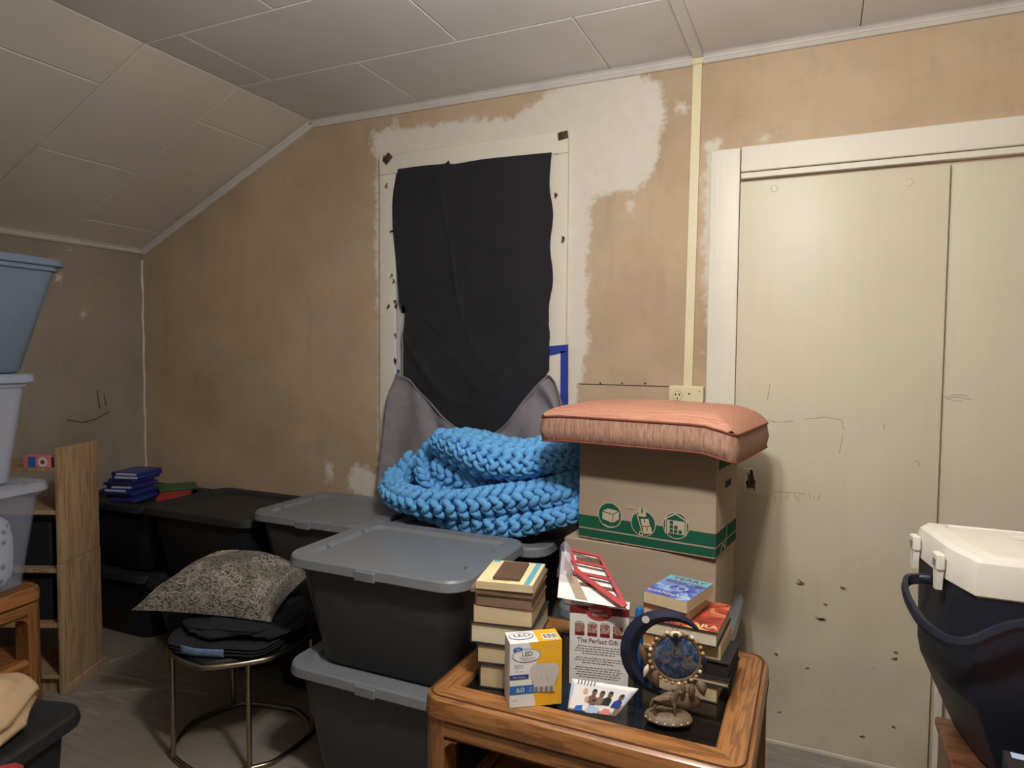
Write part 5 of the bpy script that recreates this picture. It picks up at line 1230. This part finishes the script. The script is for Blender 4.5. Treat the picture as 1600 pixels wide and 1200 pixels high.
bpn = onZ(995, 985, TZ+.11)
q = onY(994, 1040, RB.y+.02); o = MB().loft([disc(0, 0, r, n=14, z=zz) for r, zz in ((.009, 0), (.011, .004), (.011, .15), (.008, .165), (.004, .168))]).build('marker_pen', M['blueprint']); o.location = (q.x-.006, RB.y+.07, GZ); tag(o, 'blue marker pen standing between gift carton and right books', 'pen')

# ---- loose cables on the lower shelf of the table
for pts, lb_ in (([(-.70, 1.36, .212), (-.62, 1.42, .215), (-.56, 1.52, .24), (-.48, 1.48, .27), (-.45, 1.38, .23), (-.52, 1.34, .214)], 'black cable coiled on the shelf under the oak table'), ([(-.40, 1.45, .214), (-.36, 1.40, .26), (-.27, 1.45, .25), (-.24, 1.55, .214), (-.34, 1.6, .213)], 'second loop of black cable on the shelf under the table')):
    o = MB().tube(smoothpath(pts, 40), .0035, 6).build('power_cable', M['cable']); tag(o, lb_, 'cable', 'cables under the table')

# ================================================================== cooler on its cabinet, right edge
cab = empty('side_cabinet', (.288, 1.59, 0), 0, 'brown wooden cabinet under the cooler', 'cabinet'); cw_, cdp, ch_ = .62, .25, .478
MB().rbox(0, cw_, .02, cdp, 0, ch_-.022, .003, .002).build('carcass', M['walnut'], cab); MB().rbox(-.008, cw_+.008, 0, cdp, ch_-.022, ch_, .004, .004).build('top', M['walnut'], cab)
for i in range(2):
    dd = MB().rbox(.012+i*.3, .3+i*.3, .004, .0195, .03, ch_-.075, .003, .003).build('cabinet_door', M['walnut'], cab); MB().ell((.27+i*.07, -.004, .28), (.012, .012, .012)).build('knob', M['rust'], dd)
MB().rbox(.012, .6, .004, .0195, ch_-.07, ch_-.028, .003, .003).build('drawer_front', M['walnut'], cab)
zk = ch_+.0005
A1 = onY(1432, 882, 1.86); 
co = empty('cooler', (.23, 1.563, zk), 0, 'navy picnic cooler with white lid and latches on the brown cabinet', 'cooler')
# outline in local coordinates (x right, y back); the left side slants outwards to the back
def outline(k, sh=0):
    pts = [(.012, .30), (.0, .27), (.034, .087), (.069, .0), (.48, .0), (.53, .06), (.53, .30)]
    cxk, cyk = .27, .15
    return [(cxk+(x-cxk)*k+sh, cyk+(y-cyk)*k) for x, y in pts]
zl = .385
def ringk(k, zz): return [(x, y, zz) for x, y in outline(k)]
MB().loft([ringk(.66, 0), ringk(.70, .006), ringk(.95, .155), ringk(.975, .19), ringk(.985, zl)]).build('body', M['coolern'], co, angle=12)
ldo = MB().loft([ringk(.99, zl-.004), ringk(1.012, zl), ringk(1.012, zl+.012), ringk(1.0, zl+.05), ringk(.985, zl+.064), ringk(.95, zl+.072), ringk(.82, zl+.076), ringk(.80, zl+.073)]).build('lid', M['coolerw'], co, angle=20)
for (x, y, r_) in ((.20, .20, .045), (.27, .09, .045)):
    MB().loft([[(x+r*math.cos(a_), y+r*.8*math.sin(a_), zz) for a_ in (2*math.pi*k/28 for k in range(28))] for r, zz in ((r_, zl+.0735), (r_-.004, zl+.075), (r_-.008, zl+.0735))], False, True).build('cup_holder', M['coolerw'], ldo)
for (f_, ) in ((.16,), (.94,)):
    a, c = Vector((-.002, .27)), Vector((.032, .087)); p = a.lerp(c, f_); dirv = (c-a).normalized(); nrm_ = Vector((-dirv.y*-1, dirv.x*-1)); nrm_ = Vector((dirv.y, -dirv.x))
    if nrm_.x > 0: nrm_ = -nrm_
    kx = frame((p.x+nrm_.x*.004, p.y+nrm_.y*.004, zl+.03), (dirv.x, dirv.y, 0), (0, 0, 1))
    lt = MB().rbox(-.016, .016, -.012, .022, 0, .016, .003, .003).build('latch', M['coolerw'], co, M=kx)
    MB().loft([[(x*w2, y, zz) for x, y in ((-1, -.012), (1, -.012), (.6, -.055), (-.6, -.055))] for w2, zz in ((.013, .002), (.012, .014))]).build('latch_tongue', M['coolerw'], lt, angle=20)
    MB().rbox(-.008, .008, -.006, .010, .0155, .017, .002, .0005).build('latch_recess', M['greyink'], lt)
hp_ = [(.02, .18, .355), (-.022, .175, .35), (-.034, .157, .341), (-.033, .117, .322), (-.016, .04, .303), (.013, -.006, .292), (.036, -.028, .295), (.062, -.036, .305), (.14, -.036, .352), (.30, -.034, .372), (.42, -.03, .35), (.54, -.005, .35), (.565, .08, .36)]
hpath = smoothpath(hp_, 50); rgs = []
for i, p in enumerate(hpath):
    t_ = (hpath[min(i+1, 49)]-hpath[max(i-1, 0)]).normalized(); sd_ = t_.cross(Vector((0, 0, 1))).normalized(); uu = sd_.cross(t_)
    rgs.append([p+sd_*a+uu*b2 for a, b2 in ((-.005, -.011), (.005, -.011), (.008, 0), (.005, .011), (-.005, .011))])
MB().loft(rgs).build('handle', M['coolern'], co, angle=30)
MB().loft([[(x, y*r, z_*r) for y, z_ in ((math.cos(2*math.pi*k/16), math.sin(2*math.pi*k/16)) for k in range(16))] for x, r in ((-.010, .009), (.0, .011), (.012, .011))]).build('handle_pivot', M['coolern'], co, M=Matrix.Translation((.004, .18, .355)))
# white batten leaning at the door joint
bt = [onY(1452, 1090, WY-.035), onY(1455, 1198, WY-.05)]
o = MB().rbox(-.011, .011, -.004, .004, 0, .55, .001, .001, 2).build('wood_batten', M['trim']); o.location = (bt[1].x+.012, WY-.047, .0125); o.rotation_euler = (math.radians(-1.2), 0, 0); tag(o, 'thin white batten leaning at the closet door joint', 'batten')
# black carton with picture, lower right corner
gc = onZ(1546, 1162, .62)
o = empty('game_carton', (gc.x, gc.y-.27, 0), math.radians(-4), 'black carton with colourful picture on top, lower right corner', 'box'); MB().rbox(0, .28, 0, .26, 0, .6195, .002, .0015, 2).build('carton', M['blackbook'], o)
kt = frame((0, 0, .62), (1, 0, 0), (0, 1, 0)); decal([rect(.03, .02, .26, .24)], 'cover_picture', M['fire'], o, kt @ T(0, 0, .0004)); decal([rect(.01, .235, .05, .255)], 'pale_mark', M['pale'], o, kt @ T(0, 0, .0008))
